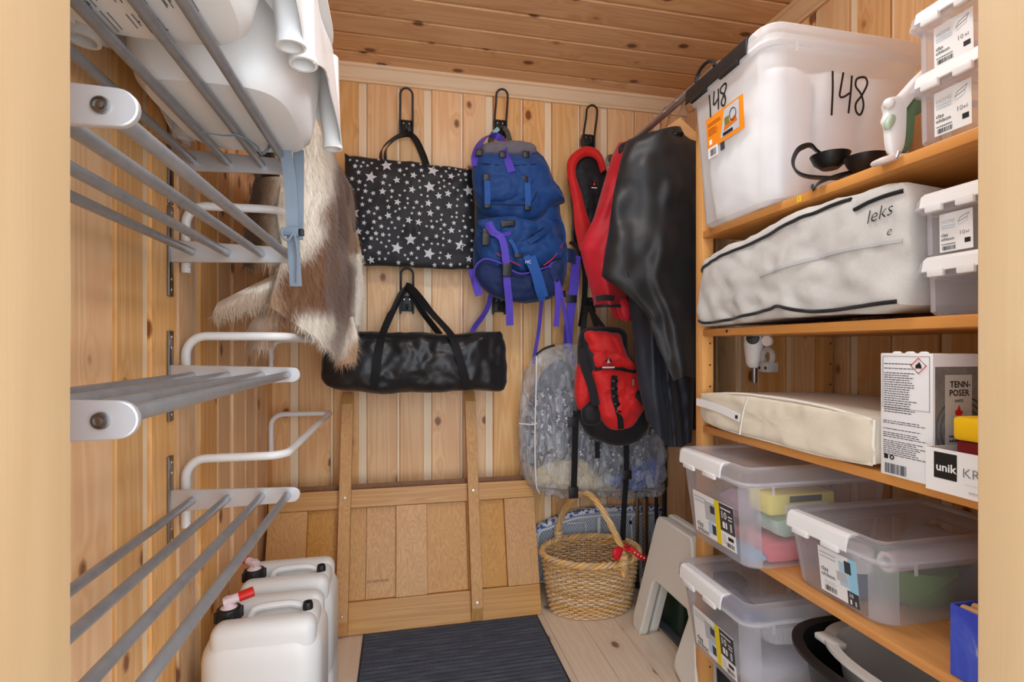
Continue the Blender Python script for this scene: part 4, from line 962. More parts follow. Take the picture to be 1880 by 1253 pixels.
for y, lb_ in ((1.745, 'wooden coat hanger whose thin hook is the second from the shelving on the rod'), (1.84, 'wooden coat hanger whose thin hook is the fourth from the shelving on the rod')):
    hanger(lb_, y, 0.02)
def sheet(root, name, left, right, top, bot, Y0, depth, mat, nu=44, nv=60, fold=0.012, nf=5, seed=1, th=0.004, wr=0.012, wsc=7, back=False):
    """cloth panel: left/right edges (py -> px), top/bottom hems (u -> py), bulging towards the room"""
    def f(u, v):
        py = lerp(interp(top, u), interp(bot, u), v)
        px = lerp(interp(left, py), interp(right, py), u)
        Y = Y0 + (1 if back else -1) * depth * math.sin(math.pi * min(1, max(0, u))) ** 0.7
        p = P(px, py, Y=Y)
        amp = fold * (0.25 + 0.75 * v)
        Y += amp * math.sin(u * nf * 2 * math.pi + 2.2 * noise.noise(V((u * 2, v * 1.6, seed))) * 2 + seed) + noise.fractal(p * wsc + V((seed, 0, 0)), 0.7, 2, 3) * wr
        return P(px, py, Y=Y)
    return MB().grid(f, nu, nv, 0, th).build(name, mat, root, ang=60)
MT['cape'] = fabric('black_rain_cape', srgb(32, 32, 34), 0.48, 400, 0.12, 0.12, 0.05, 0.4, 0.12, 5)
MT['darkcoat'] = fabric('blue_black_coat', srgb(38, 43, 54), 0.5, 500, 0.12, 0.12, 0.1, 0.4, 0.12, 5)
MT['jacket'] = fabric('red_jacket_cloth', srgb(196, 28, 44), 0.55, 700, 0.12, 0.3, 0.15, 0.35, 0.15, 9)
MT['jacketdark'] = fabric('jacket_black_yoke', srgb(30, 24, 30), 0.6, 700)
cp = thing('rain_cape', P(1200, 800, Y=1.7), 'glossy black rain cape on the wooden hanger nearest the shelving', 'cape')
L1 = [(236, 1215), (246, 1172), (262, 1150), (300, 1140), (360, 1127), (420, 1120), (470, 1112), (508, 1106), (540, 1130), (575, 1158), (650, 1176), (720, 1184), (800, 1192)]
R1 = [(236, 1232), (262, 1282), (300, 1290), (820, 1292)]
sheet(cp, 'front_panel', L1, R1, [(0, 258), (0.15, 248), (0.4, 238), (0.7, 240), (1, 262)], [(0, 508), (0.10, 530), (0.22, 572), (0.3, 640), (0.5, 700), (0.7, 690), (1, 700)], 1.70, 0.085, MT['cape'], fold=0.014, nf=2.2, seed=3, wr=0.022, wsc=4)
sheet(cp, 'back_panel', [(a, b + 12) for a, b in L1], R1, [(0, 258), (0.15, 248), (0.4, 238), (0.7, 240), (1, 262)], [(0, 500), (0.25, 560), (0.5, 680), (1, 690)], 1.72, 0.03, MT['cape'], fold=0.01, nf=4, seed=4, back=True)
def colf(u, v):
    a = u * math.pi * 2; c = P(1222, 246, Y=1.69)
    return c + V((0.05 * math.cos(a) * (1 + .15 * v), 0.045 * math.sin(a) - 0.01 * v, 0.025 * (1 - v) - 0.02 + 0.012 * math.cos(a)))
MB().grid(colf, 30, 6, 0, 0.004).build('collar', MT['cape'], cp)
lc = thing('long_coat', P(1225, 815, Y=1.86), 'long blue-black coat hanging below and behind the black cape', 'coat')
L2 = [(262, 1165), (400, 1150), (560, 1156), (600, 1162), (700, 1172), (780, 1190), (820, 1196)]
sheet(lc, 'front_panel', L2, [(262, 1290), (820, 1268)], [(0, 300), (0.5, 262), (1, 280)], [(0, 770), (0.2, 800), (0.4, 820), (0.75, 822), (1, 812)], 1.84, 0.06, MT['darkcoat'], fold=0.022, nf=2.4, seed=9, wr=0.02, wsc=4)
sheet(lc, 'back_panel', L2, [(262, 1290), (820, 1268)], [(0, 300), (0.5, 262), (1, 280)], [(0, 770), (0.5, 812), (1, 805)], 1.86, 0.02, MT['darkcoat'], fold=0.01, nf=3, seed=10, back=True)
dk = thing('dark_coat', P(1300, 800, Y=2.05), 'black coat hanging deepest in the corner behind the shelving post', 'coat')
sheet(dk, 'front_panel', [(250, 1205), (800, 1215)], [(250, 1290), (800, 1306)], [(0, 275), (0.5, 262), (1, 275)], [(0, 770), (1, 800)], 2.06, 0.05, MT['cape'], fold=0.02, nf=4, seed=14)
sheet(dk, 'back_panel', [(250, 1205), (800, 1215)], [(250, 1290), (800, 1306)], [(0, 275), (0.5, 262), (1, 275)], [(0, 760), (1, 790)], 2.09, 0.02, MT['cape'], fold=0.01, nf=3, seed=15, back=True)
rj = thing('red_jacket', P(1115, 580, Y=1.93), 'red rain jacket with black yoke hanging between the sling bag and the black cape', 'jacket')
LJ = [(258, 1140), (285, 1126), (330, 1112), (400, 1092), (455, 1066), (490, 1074), (540, 1088), (562, 1092)]
RJ = [(258, 1178), (300, 1165), (400, 1165), (560, 1150)]
sheet(rj, 'sleeve', LJ, RJ, [(0, 264), (0.5, 258), (1, 258)], [(0, 562), (0.5, 560), (1, 566)], 1.93, 0.07, MT['jacket'], fold=0.010, nf=1.5, seed=6, nu=30)
sheet(rj, 'sleeve_back', LJ, RJ, [(0, 264), (0.5, 258), (1, 258)], [(0, 562), (0.5, 560), (1, 566)], 1.935, 0.03, MT['jacket'], fold=0.006, nf=1.5, seed=7, nu=30, back=True)
sheet(rj, 'body_panel', [(258, 1140), (560, 1120), (590, 1130)], [(258, 1250), (590, 1240)], [(0, 262), (1, 250)], [(0, 585), (1, 600)], 1.965, 0.03, MT['jacket'], fold=0.012, nf=3, seed=8, nu=30)
pl('yoke', [(1137, 268), (1150, 262), (1166, 272), (1160, 282), (1146, 286), (1136, 280)], 1.868, 0.012, 0.01, MT['jacketdark'], rj, 0.002, 9)
strap(rj, 'cuff_tab', [P(1094, 549, Y=1.845), P(1110, 547, Y=1.838), P(1128, 548, Y=1.835)], 0.022, MT['jacketdark'], (0, -0.1, 1))
strap(rj, 'cuff_edge', [P(1092, 563, Y=1.88), P(1110, 562, Y=1.85), P(1140, 562, Y=1.85)], 0.012, MT['jacketdark'], (0, -0.1, 1))
pl('glove_cuff', [(1130, 552), (1148, 548), (1160, 575), (1150, 590), (1138, 582)], 1.90, 0.03, 0.02, MT['jacket'], rj, 0.004, 9)
# ================================================================ wicker basket
MT['wicker'] = wood('peeled_willow', srgb(236, 204, 154), srgb(196, 152, 98), 'z', 0, 0.8, 0.45, 0.35, None, 30)
bc = V((0.784, 2.06, 0)); bk_ = thing('wicker_basket', bc, 'oval wicker basket with an arched handle and a red ribbon beside the oak table top', 'basket')
RH = 0.235
def bell(t):  # semi axes by height 0..1
    return lerp(0.165, 0.205, t ** 0.7), lerp(0.105, 0.158, t ** 0.7)
NS = 52
for k in range(24):
    z = 0.008 + k * (RH - 0.010) / 24; pts = []
    ax_, ay_ = bell(z / RH)
    for i in range(NS * 4):
        a = 2 * math.pi * i / (NS * 4); o_ = 0.0052 * math.cos(a * NS / 2 + (math.pi if k % 2 else 0))
        pts.append(bc + V(((ax_ + o_) * math.cos(a), (ay_ + o_) * math.sin(a), z + 0.0015 * math.sin(a * 7 + k))))
    MB().tube(pts, 0.0044, 6, closed=True).build('weaver', MT['wicker'], bk_)
for i in range(NS):
    a = 2 * math.pi * (i + 0.0) / NS; pts = []
    for j in range(6):
        t = j / 5; ax_, ay_ = bell(t); pts.append(bc + V((ax_ * math.cos(a), ay_ * math.sin(a), 0.004 + t * (RH - 0.004))))
    MB().tube(pts, 0.0032, 5).build('stake', MT['wicker'], bk_)
for s in range(3):
    pts = []
    for i in range(150):
        a = 2 * math.pi * i / 150; ph = a * 16 + s * 2 * math.pi / 3
        pts.append(bc + V(((0.208 + 0.008 * math.cos(ph)) * math.cos(a), (0.161 + 0.008 * math.cos(ph)) * math.sin(a), RH + 0.004 + 0.008 * math.sin(ph))))
    MB().tube(pts, 0.0068, 6, closed=True).build('rim_braid', MT['wicker'], bk_)
MB().lathe([(0.001, 0.006), (1, 0.006), (1, 0.0), (0.001, 0.0)], bc, 40, None, sx=0.166, sy=0.106).build('base', MT['wicker'], bk_)
hA, hB = bc + V((-0.095, 0.145, RH - 0.05)), bc + V((0.085, -0.146, RH - 0.05))
hp_ = smooth([hA, hA + V((0.0, 0.005, 0.09)), hA.lerp(hB, 0.12) + V((0, 0, 0.20)), hA.lerp(hB, 0.38) + V((0, 0, 0.285)), hA.lerp(hB, 0.6) + V((0, 0, 0.27)), hA.lerp(hB, 0.88) + V((0, 0, 0.16)), hB + V((0, -0.005, 0.07)), hB], 3)
for s in range(4):
    pts = []; 
    for i, p in enumerate(hp_):
        t = (hp_[min(i + 1, len(hp_) - 1)] - hp_[max(i - 1, 0)]).normalized(); a_, b_ = frame(t, (0.8, 0.5, 0)); ph = i * 0.55 + s * math.pi / 2
        pts.append(p + (a_ * math.cos(ph) + b_ * math.sin(ph)) * 0.0075)
    MB().tube(pts, 0.0072, 6).build('handle_strand', MT['wicker'], bk_)
for h in (hA, hB):
    for i in range(5):
        MB().tube([h + V((0, 0, 0.055 + i * 0.008)) + V((0.0165 * math.cos(a), 0.0165 * math.sin(a), 0)) for a in [2 * math.pi * j / 14 for j in range(14)]], 0.0042, 5, closed=True).build('handle_wrap', MT['wicker'], bk_)
MT['ribbon'] = plain('red_ribbon', srgb(206, 18, 30), 0.45)
rbn = thing('ribbon', hB + V((0, 0, 0.1)), 'red printed ribbon tied round the basket handle', 'ribbon')
rc = hB + V((0, -0.005, 0.115))
MB().tube([rc + V((0.021 * math.cos(a), 0.021 * math.sin(a), 0)) for a in [2 * math.pi * j / 16 for j in range(16)]], 0.006, 6, closed=True).build('band', MT['ribbon'], rbn)
pillow_mb([rc + V(q) for q in ((-0.018, -0.02, 0.008), (-0.05, -0.024, 0.012), (-0.062, -0.026, -0.006), (-0.054, -0.026, -0.03), (-0.034, -0.024, -0.036), (-0.02, -0.022, -0.012))], (0, -1, 0), 0.012, 0.008, 30).build('knot', MT['ribbon'], rbn)
tl_ = MB().ribbon(smooth([rc + V((0.015, -0.02, 0.004)), rc + V((0.035, -0.03, -0.012)), rc + V((0.055, -0.032, -0.028)), rc + V((0.078, -0.03, -0.04))], 2), 0.022, 0.0015, (0.3, -0.3, 1)).build('tail', MT['ribbon'], rbn)
for i in range(4):
    MB().lathe([(0, 0.001), (0.003, 0.001), (0.003, 0)], rc + V((0.03 + i * 0.013, -0.034, -0.009 - i * 0.0085)), 8, (0, -1, 0.2)).build('dot', MT['paper'], tl_)
# ================================================================ ironing board standing on its edge behind the basket
ib = thing('ironing_board', (0.8, 2.28, 0), 'folded ironing board with white mesh underside standing behind the basket', 'ironing board')
mt = NT('expanded_metal_mesh'); cc = mt.coord((1, 1, 1)); sp = mt.n('ShaderNodeSeparateXYZ'); mt.l(cc, sp.inputs[0])
d1 = mt.math('ABSOLUTE', mt.math('SINE', mt.math('MULTIPLY', mt.math('ADD', mt.math('MULTIPLY', sp.outputs[0], 1.0), mt.math('MULTIPLY', sp.outputs[2], 0.62)), 250)))
d2 = mt.math('ABSOLUTE', mt.math('SINE', mt.math('MULTIPLY', mt.math('SUBTRACT', mt.math('MULTIPLY', sp.outputs[0], 1.0), mt.math('MULTIPLY', sp.outputs[2], 0.62)), 250)))
mn = mt.math('MINIMUM', d1, d2)
mt.l(mt.ramp(mn, [(0.28, srgb(226, 230, 236)), (0.40, srgb(138, 148, 166))]), mt.p.inputs['Base Color']); mt.p.inputs['Roughness'].default_value = 0.45
mt.bump(mn, 0.5, -0.004)
brd = OP([(983, 1068), (983, 975), (1005, 962), (1040, 948), (1075, 940), (1120, 936), (1190, 934), (1208, 937), (1214, 946), (1214, 1074)], Y=2.27)
MB().prism(brd, (0, 1, 0), 0.018).build('mesh_top', mt.mat, ib, sm=False)
cvm = NT('blue_patterned_cover'); vv_ = cvm.n('ShaderNodeTexVoronoi'); vv_.inputs['Scale'].default_value = 48; cvm.l(cvm.coord(), vv_.inputs['Vector'])
cvm.l(cvm.ramp(vv_.outputs['Distance'], [(0.42, srgb(82, 104, 168)), (0.5, srgb(232, 234, 240))]), cvm.p.inputs['Base Color']); cvm.p.inputs['Roughness'].default_value = 0.85
edge = smooth([P(982, 985, Y=2.285), P(984, 972, Y=2.285), P(1005, 960, Y=2.285), P(1040, 946, Y=2.285), P(1075, 938, Y=2.285), P(1120, 934, Y=2.285), P(1190, 932, Y=2.285), P(1208, 935, Y=2.285), P(1214, 944, Y=2.285), P(1214, 1060, Y=2.285)], 2)
MB().ribbon(edge, 0.034, 0.018, (0, 1, 0)).build('cover', cvm.mat, ib)
MT['ibtube'] = plain('grey_white_tube', srgb(218, 224, 230), 0.35)
MB().tube(smooth([P(986, 1060, Y=2.262), P(988, 985, Y=2.262), P(1010, 970, Y=2.262), P(1045, 956, Y=2.262), P(1080, 949, Y=2.262), P(1190, 944, Y=2.262), P(1203, 952, Y=2.262), P(1206, 1060, Y=2.262)], 2), 0.006, 8).build('rim_tube', MT['ibtube'], ib)
MB().tube([P(1021, 966, Y=2.25), P(1021, 1070, Y=2.25)], 0.009, 8).build('leg', MT['ibtube'], ib)
MB().tube([P(1100, 950, Y=2.25), P(1100, 1070, Y=2.25)], 0.009, 8).build('leg', MT['ibtube'], ib)
MB().tube([P(1172, 944, Y=2.25), P(1172, 1070, Y=2.25)], 0.009, 8).build('leg', MT['ibtube'], ib)
MB().tube(smooth([P(1200, 942, Y=2.245), P(1166, 946, Y=2.245), P(1160, 952, Y=2.245), P(1159, 965, Y=2.245), P(1164, 1040, Y=2.245)], 1), 0.0035, 6).build('latch_wire', MT['white'], ib)
MB().tube([P(1040, 962, Y=2.25), P(1075, 960, Y=2.25), P(1076, 1000, Y=2.25)], 0.003, 6).build('latch_wire', MT['white'], ib)
q = P(1158, 960, Y=2.24); MB().rbox(q.x - 0.005, q.x + 0.005, 2.236, 2.248, q.z - 0.008, q.z + 0.008, 0.002).build('clip', MT['black'], ib)
# ================================================================ folded step stools
MT['stool'] = plain('cream_white_plastic', srgb(222, 220, 212), 0.4)
def aframe(root, x0, dy, name, tilt=0.115):
    # outline in (y, z); leaning so that the top lies further right
    pts = [(1.868, 0.01), (1.874, 0.05), (1.775, 0.45), (1.762, 0.468), (1.548, 0.468), (1.532, 0.452), (1.432, 0.05), (1.438, 0.01), (1.505, 0.006), (1.565, 0.03), (1.562, 0.07), (1.512, 0.222), (1.525, 0.24), (1.735, 0.24), (1.752, 0.225), (1.80, 0.03), (1.81, 0.006)]
    f_ = [V((x0 + z * tilt, y + dy, z)) for y, z in pts]
    m = MB().prism(f_, (1, 0, -tilt), 0.034)
    o = m.build(name, MT['stool'], root, bevel=0.006)
    for y in (1.84, 1.478):
        MB().rbox(x0 + 0.004, x0 + 0.03, y + dy - 0.024, y + dy + 0.024, 0.0, 0.016, 0.003).build('foot', MT['white'], o)
    return o
s1 = thing('step_stool', (0.93, 1.65, 0), 'folded cream-white plastic step stool leaning by the end of the shelving', 'stool')
aframe(s1, 0.885, 0, 'side_frame'); aframe(s1, 0.935, 0.012, 'side_frame')
MB().rbox(0.945, 0.975, 1.56, 1.76, 0.30, 0.455, 0.006).build('folded_step', MT['stool'], s1)
# dark crate and mat behind the stool
mtb = MB().rbox(0.99, 1.33, 1.47, 2.02, 0.0, 0.012, 0.003).build('boot_tray', plain('slate_rubber', srgb(84, 88, 96), 0.7, 0, 0.3, 0.1), None); solo(mtb, 'grey rubber boot tray on the floor behind the step stool', 'tray')
cr = thing('green_crate', (1.15, 1.9, 0.012), 'dark green plastic crate standing behind the step stool', 'crate')
cm = MB(); gx0, gx1, gy0, gy1 = 1.02, 1.30, 1.74, 2.0
def rrect(x0, x1, y0, y1, z, r, n=4):
    o = []
    for qx, qy, a0 in ((x1 - r, y1 - r, 0), (x0 + r, y1 - r, 90), (x0 + r, y0 + r, 180), (x1 - r, y0 + r, 270)):
        for i in range(n + 1):
            a = math.radians(a0 + 90 * i / n); o.append(V((qx + r * math.cos(a), qy + r * math.sin(a), z)))
    return o
cm.loft([rrect(gx0, gx1, gy0, gy1, z, 0.02) for z in (0.0125, 0.18)] + [rrect(gx0 - 0.008, gx1 + 0.008, gy0 - 0.008, gy1 + 0.008, z, 0.022) for z in (0.18, 0.2)] + [rrect(gx0 + 0.006, gx1 - 0.006, gy0 + 0.006, gy1 - 0.006, z, 0.02) for z in (0.2, 0.03)])
cm.build('body', plain('dark_green_plastic', srgb(26, 52, 40), 0.45), cr)
MB().rbox(1.12, 1.2, gy0 - 0.004, gy0 - 0.0005, 0.10, 0.125, 0.001).build('badge', MT['grey_ink'], cr)
# ================================================================ tripods / poles in the corner
def tripod(label, x, y, h, mat):
    t = thing('tripod', (x, y, 0), label, 'tripod', 'folded tripods in the corner')
    for i in range(3):
        a = 2 * math.pi * i / 3 + 0.4; o_ = V((math.cos(a) * 0.024, math.sin(a) * 0.024, 0))
        lg_ = MB().tube([V((x, y, 0.02)) + o_, V((x, y, h * 0.62)) + o_], 0.0085, 10).build('leg', mat, t)
        MB().tube([V((x, y, h * 0.6)) + o_, V((x, y, h * 0.66)) + o_], 0.0125, 10).build('leg_clamp', MT['black'], lg_)
        MB().tube([V((x, y, h * 0.66)) + o_, V((x, y, h * 0.88)) + o_], 0.011, 10).build('upper_leg', MT['black'], t)
        MB().tube([V((x, y, 0.0)) + o_, V((x, y, 0.03)) + o_], 0.011, 8).build('foot', MT['black'], t)
    MB().rbox(x - 0.035, x + 0.035, y - 0.035, y + 0.035, h * 0.86, h * 0.93, 0.006).build('shoulder', MT['black'], t)
    MB().tube([(x, y, h * 0.93), (x, y, h)], 0.014, 12).build('centre_column', MT['black'], t)
    MB().rbox(x - 0.03, x + 0.03, y - 0.025, y + 0.025, h, h + 0.035, 0.005).build('head', MT['black'], t)
    return t
bz = plain('champagne_metal', srgb(150, 132, 112), 0.3, 0.9)
tripod('folded tripod with champagne metal legs in the corner right of the clear bag', 1.075, 2.16, 0.70, bz)
tripod('folded black tripod deepest in the corner under the dark coats', 1.19, 2.2, 0.74, MT['darkmetal'])
# ================================================================ storage boxes on the shelves
MT['clearbox'] = clear('clear_box_plastic', (0.85, 0.87, 0.94, 1), 0.15, 0.5, 0.22, 0.35)
MT['clearlid'] = clear('clear_lid_plastic', (0.86, 0.87, 0.92, 1), 0.30, 0.65, 0.25, 0.35)
MT['lidpanel'] = clear('clear_lid_panel', (0.84, 0.84, 0.88, 1), 0.05, 0.35, 0.2, 0.3)
MT['milkybox'] = clear('milky_box_plastic', (0.93, 0.945, 0.96, 1), 0.38, 0.8, 0.3, 0.4)
MT['yellowband'] = plain('yellow_print', srgb(238, 214, 30), 0.55)
MT['darkprint'] = plain('charcoal_print', srgb(58, 60, 66), 0.55)
MT['paleprint'] = plain('pale_blue_print', srgb(176, 206, 226), 0.55)
MT['lightgrey'] = plain('light_grey_print', srgb(186, 190, 196), 0.55)
def ffront(x, y0, y1, z0, z1, slope=0.0):
    """local frame on a face that looks to -X: returns f(u, v, lift) with u to the right in view (towards -Y)"""
    def f(u, v, l=0.0): return V((x - l + slope * (z1 - lerp(z0, z1, v)), lerp(y1, y0, u), lerp(z0, z1, v)))
    return f
def fnear(y, x0, x1, z0, z1, slope=0.0):
    def f(u, v, l=0.0): return V((lerp(x0, x1, u), y - l + slope * (z1 - lerp(z0, z1, v)), lerp(z0, z1, v)))
    return f
def decal(f, u0, u1, v0, v1, lift, name, mat, root):
    m = MB().add([f(u0, v0, lift), f(u1, v0, lift), f(u1, v1, lift), f(u0, v1, lift), f(u0, v0, lift - 0.0003), f(u1, v0, lift - 0.0003), f(u1, v1, lift - 0.0003), f(u0, v1, lift - 0.0003)],
        [(0, 1, 2, 3), (7, 6, 5, 4), (0, 4, 5, 1), (1, 5, 6, 2), (2, 6, 7, 3), (3, 7, 4, 0)])
    return m.build(name, mat, root, sm=False)
def ftext(s, f, u, v, hv, lift, mat, root, bold=0.0, name='lettering'):
    a = f(u, v, lift); return text(s, a, f(u + 0.1, v, lift) - a, f(u, v + 0.1, lift) - a, hv * (f(0, 1) - f(0, 0)).length, mat, root, name, 'LEFT', 0.0002, bold)
def barcode(f, u0, u1, v0, v1, lift, root, n=18, seed=1):
    rnd = random.Random(seed); m = MB(); u = u0
    while u < u1:
        w_ = rnd.choice((1, 1, 2, 3)) * (u1 - u0) / n / 2.6
        m.add([f(u, v0, lift), f(min(u + w_, u1), v0, lift), f(min(u + w_, u1), v1, lift), f(u, v1, lift)], [(0, 1, 2, 3)])
        u += w_ + rnd.choice((1, 1, 2)) * (u1 - u0) / n / 2.6
    q = m.build('barcode', MT['ink'], root, sm=False); q['kind'] = 'stuff'; return q
def lines(f, u0, u1, v0, v1, n, lift, root, mat=None, seed=2, name='fine_print', th=0.45):
    rnd = random.Random(seed); m = MB(); dv = (v1 - v0) / n
    for i in range(n):
        if rnd.random() < 0.12: continue
        u = u0; e = u1 - rnd.random() * 0.25 * (u1 - u0); v = v1 - (i + 1) * dv
        while u < e:
            w_ = rnd.uniform(0.04, 0.13) * (u1 - u0); b = min(u + w_, e)
            m.add([f(u, v, lift), f(b, v, lift), f(b, v + dv * th, lift), f(u, v + dv * th, lift)], [(0, 1, 2, 3)]); u = b + 0.018 * (u1 - u0)
    q = m.build(name, mat or MT['grey_ink'], root, sm=False); q['kind'] = 'stuff'; return q
def store_label(root, f, u0, u1, v0, v1, kind):
    """paper label in the rectangle (u0..u1, v0..v1) of a face"""
    lb_ = decal(f, u0, u1, v0, v1, 0.0012, 'label', MT['paper'], root)
    g = lambda u, v, l=0.0: f(lerp(u0, u1, u), lerp(v0, v1, v), l)
    L = 0.0016
    if kind == 'ten':
        decal(g, 0.30, 0.56, 0.42, 0.86, L, 'photo_print', MT['lightgrey'], lb_); decal(g, 0.36, 0.50, 0.12, 0.40, L, 'photo_print', MT['paleprint'], lb_)
        decal(g, 0.44, 0.55, 0.62, 0.80, L + .0003, 'photo_print', MT['darkprint'], lb_); decal(g, 0.46, 0.55, 0.14, 0.36, L + .0003, 'photo_print', MT['darkprint'], lb_)
        decal(g, 0.56, 0.67, 0.0, 1.0, L, 'yellow_band', MT['yellowband'], lb_)
        dk_ = decal(g, 0.67, 1.0, 0.36, 0.98, L, 'dark_panel', MT['darkprint'], lb_)
        ftext('10', g, 0.70, 0.66, 0.16, L + .0005, MT['paper'], dk_ and lb_, 0.02); lines(g, 0.70, 0.97, 0.86, 0.94, 1, L + .0005, lb_, MT['paper'], 3)
        lines(g, 0.87, 0.98, 0.66, 0.80, 2, L + .0005, lb_, MT['paper'], 5)
        decal(g, 0.73, 0.78, 0.44, 0.58, L + .0005, 'pictogram', MT['paper'], lb_); decal(g, 0.80, 0.83, 0.44, 0.58, L + .0005, 'pictogram', MT['paper'], lb_); decal(g, 0.90, 0.94, 0.42, 0.60, L + .0005, 'pictogram', MT['lightgrey'], lb_)
        ftext('clas', g, 0.05, 0.17, 0.13, L, MT['ink'], lb_, 0.012); ftext('ohlson', g, 0.05, 0.03, 0.13, L, MT['ink'], lb_, 0.012)
        lines(g, 0.05, 0.34, 0.68, 0.94, 3, L, lb_, MT['lightgrey'], 7); barcode(g, 0.78, 0.96, 0.04, 0.14, L, lb_, 16)
        decal(g, 0.83, 0.95, 0.20, 0.28, L, 'black_mark', MT['ink'], lb_); lines(g, 0.69, 0.80, 0.08, 0.30, 5, L, lb_, MT['lightgrey'], 8)
    elif kind == 'blue':
        decal(g, 0.55, 0.80, 0.34, 0.86, L, 'photo_print', MT['paleprint'], lb_); decal(g, 0.80, 1.0, 0.30, 1.0, L, 'blue_band', plain('sky_print', srgb(150, 206, 234), 0.55), lb_)
        decal(g, 0.70, 0.86, 0.66, 0.92, L + .0003, 'photo_print', MT['darkprint'], lb_); decal(g, 0.48, 0.74, 0.42, 0.62, L + .0003, 'photo_print', MT['lightgrey'], lb_)
        dk_ = decal(g, 0.72, 1.0, 0.0, 0.30, L, 'dark_panel', MT['darkprint'], lb_); ftext('10', g, 0.76, 0.18, 0.08, L + .0005, MT['paper'], lb_, 0.02)
        decal(g, 0.78, 0.82, 0.03, 0.13, L + .0005, 'pictogram', MT['paper'], lb_); decal(g, 0.90, 0.94, 0.03, 0.13, L + .0005, 'pictogram', MT['lightgrey'], lb_)
        ftext('clas', g, 0.05, 0.48, 0.10, L, MT['ink'], lb_, 0.012); ftext('ohlson', g, 0.05, 0.36, 0.10, L, MT['ink'], lb_, 0.012)
        lines(g, 0.05, 0.5, 0.78, 0.95, 2, L, lb_, MT['lightgrey'], 7); barcode(g, 0.12, 0.44, 0.05, 0.17, L, lb_, 18); lines(g, 0.12, 0.5, 0.20, 0.30, 3, L, lb_, MT['lightgrey'], 8)
    else:
        ftext('HOME', g, 0.06, 0.74, 0.09, L, MT['lightgrey'], lb_, 0.0); lines(g, 0.06, 0.5, 0.60, 0.72, 2, L, lb_, MT['paleprint'], 7)
        m = MB().tube([g(0.58, 0.72, L), g(0.84, 0.80, L), g(0.90, 0.90, L), g(0.64, 0.82, L)], 0.0005, 4, closed=True); m.build('box_drawing', MT['grey_ink'], lb_)
        MB().tube([g(0.58, 0.72, L), g(0.60, 0.64, L), g(0.84, 0.72, L), g(0.84, 0.80, L)], 0.0004, 4).build('box_drawing', MT['paleprint'], lb_)
        ftext('clas', g, 0.05, 0.40, 0.09, L, MT['ink'], lb_, 0.012); ftext('ohlson', g, 0.05, 0.29, 0.09, L, MT['ink'], lb_, 0.012); ftext('10', g, 0.60, 0.38, 0.11, L, MT['grey_ink'], lb_, 0.0)
        ftext('x1', g, 0.80, 0.40, 0.07, L, MT['ink'], lb_, 0.01)
        barcode(g, 0.08, 0.50, 0.04, 0.15, L, lb_, 22); decal(g, 0.76, 0.93, 0.16, 0.28, L, 'black_mark', MT['ink'], lb_); lines(g, 0.06, 0.5, 0.18, 0.25, 1, L, lb_, MT['grey_ink'], 4)
    return lb_
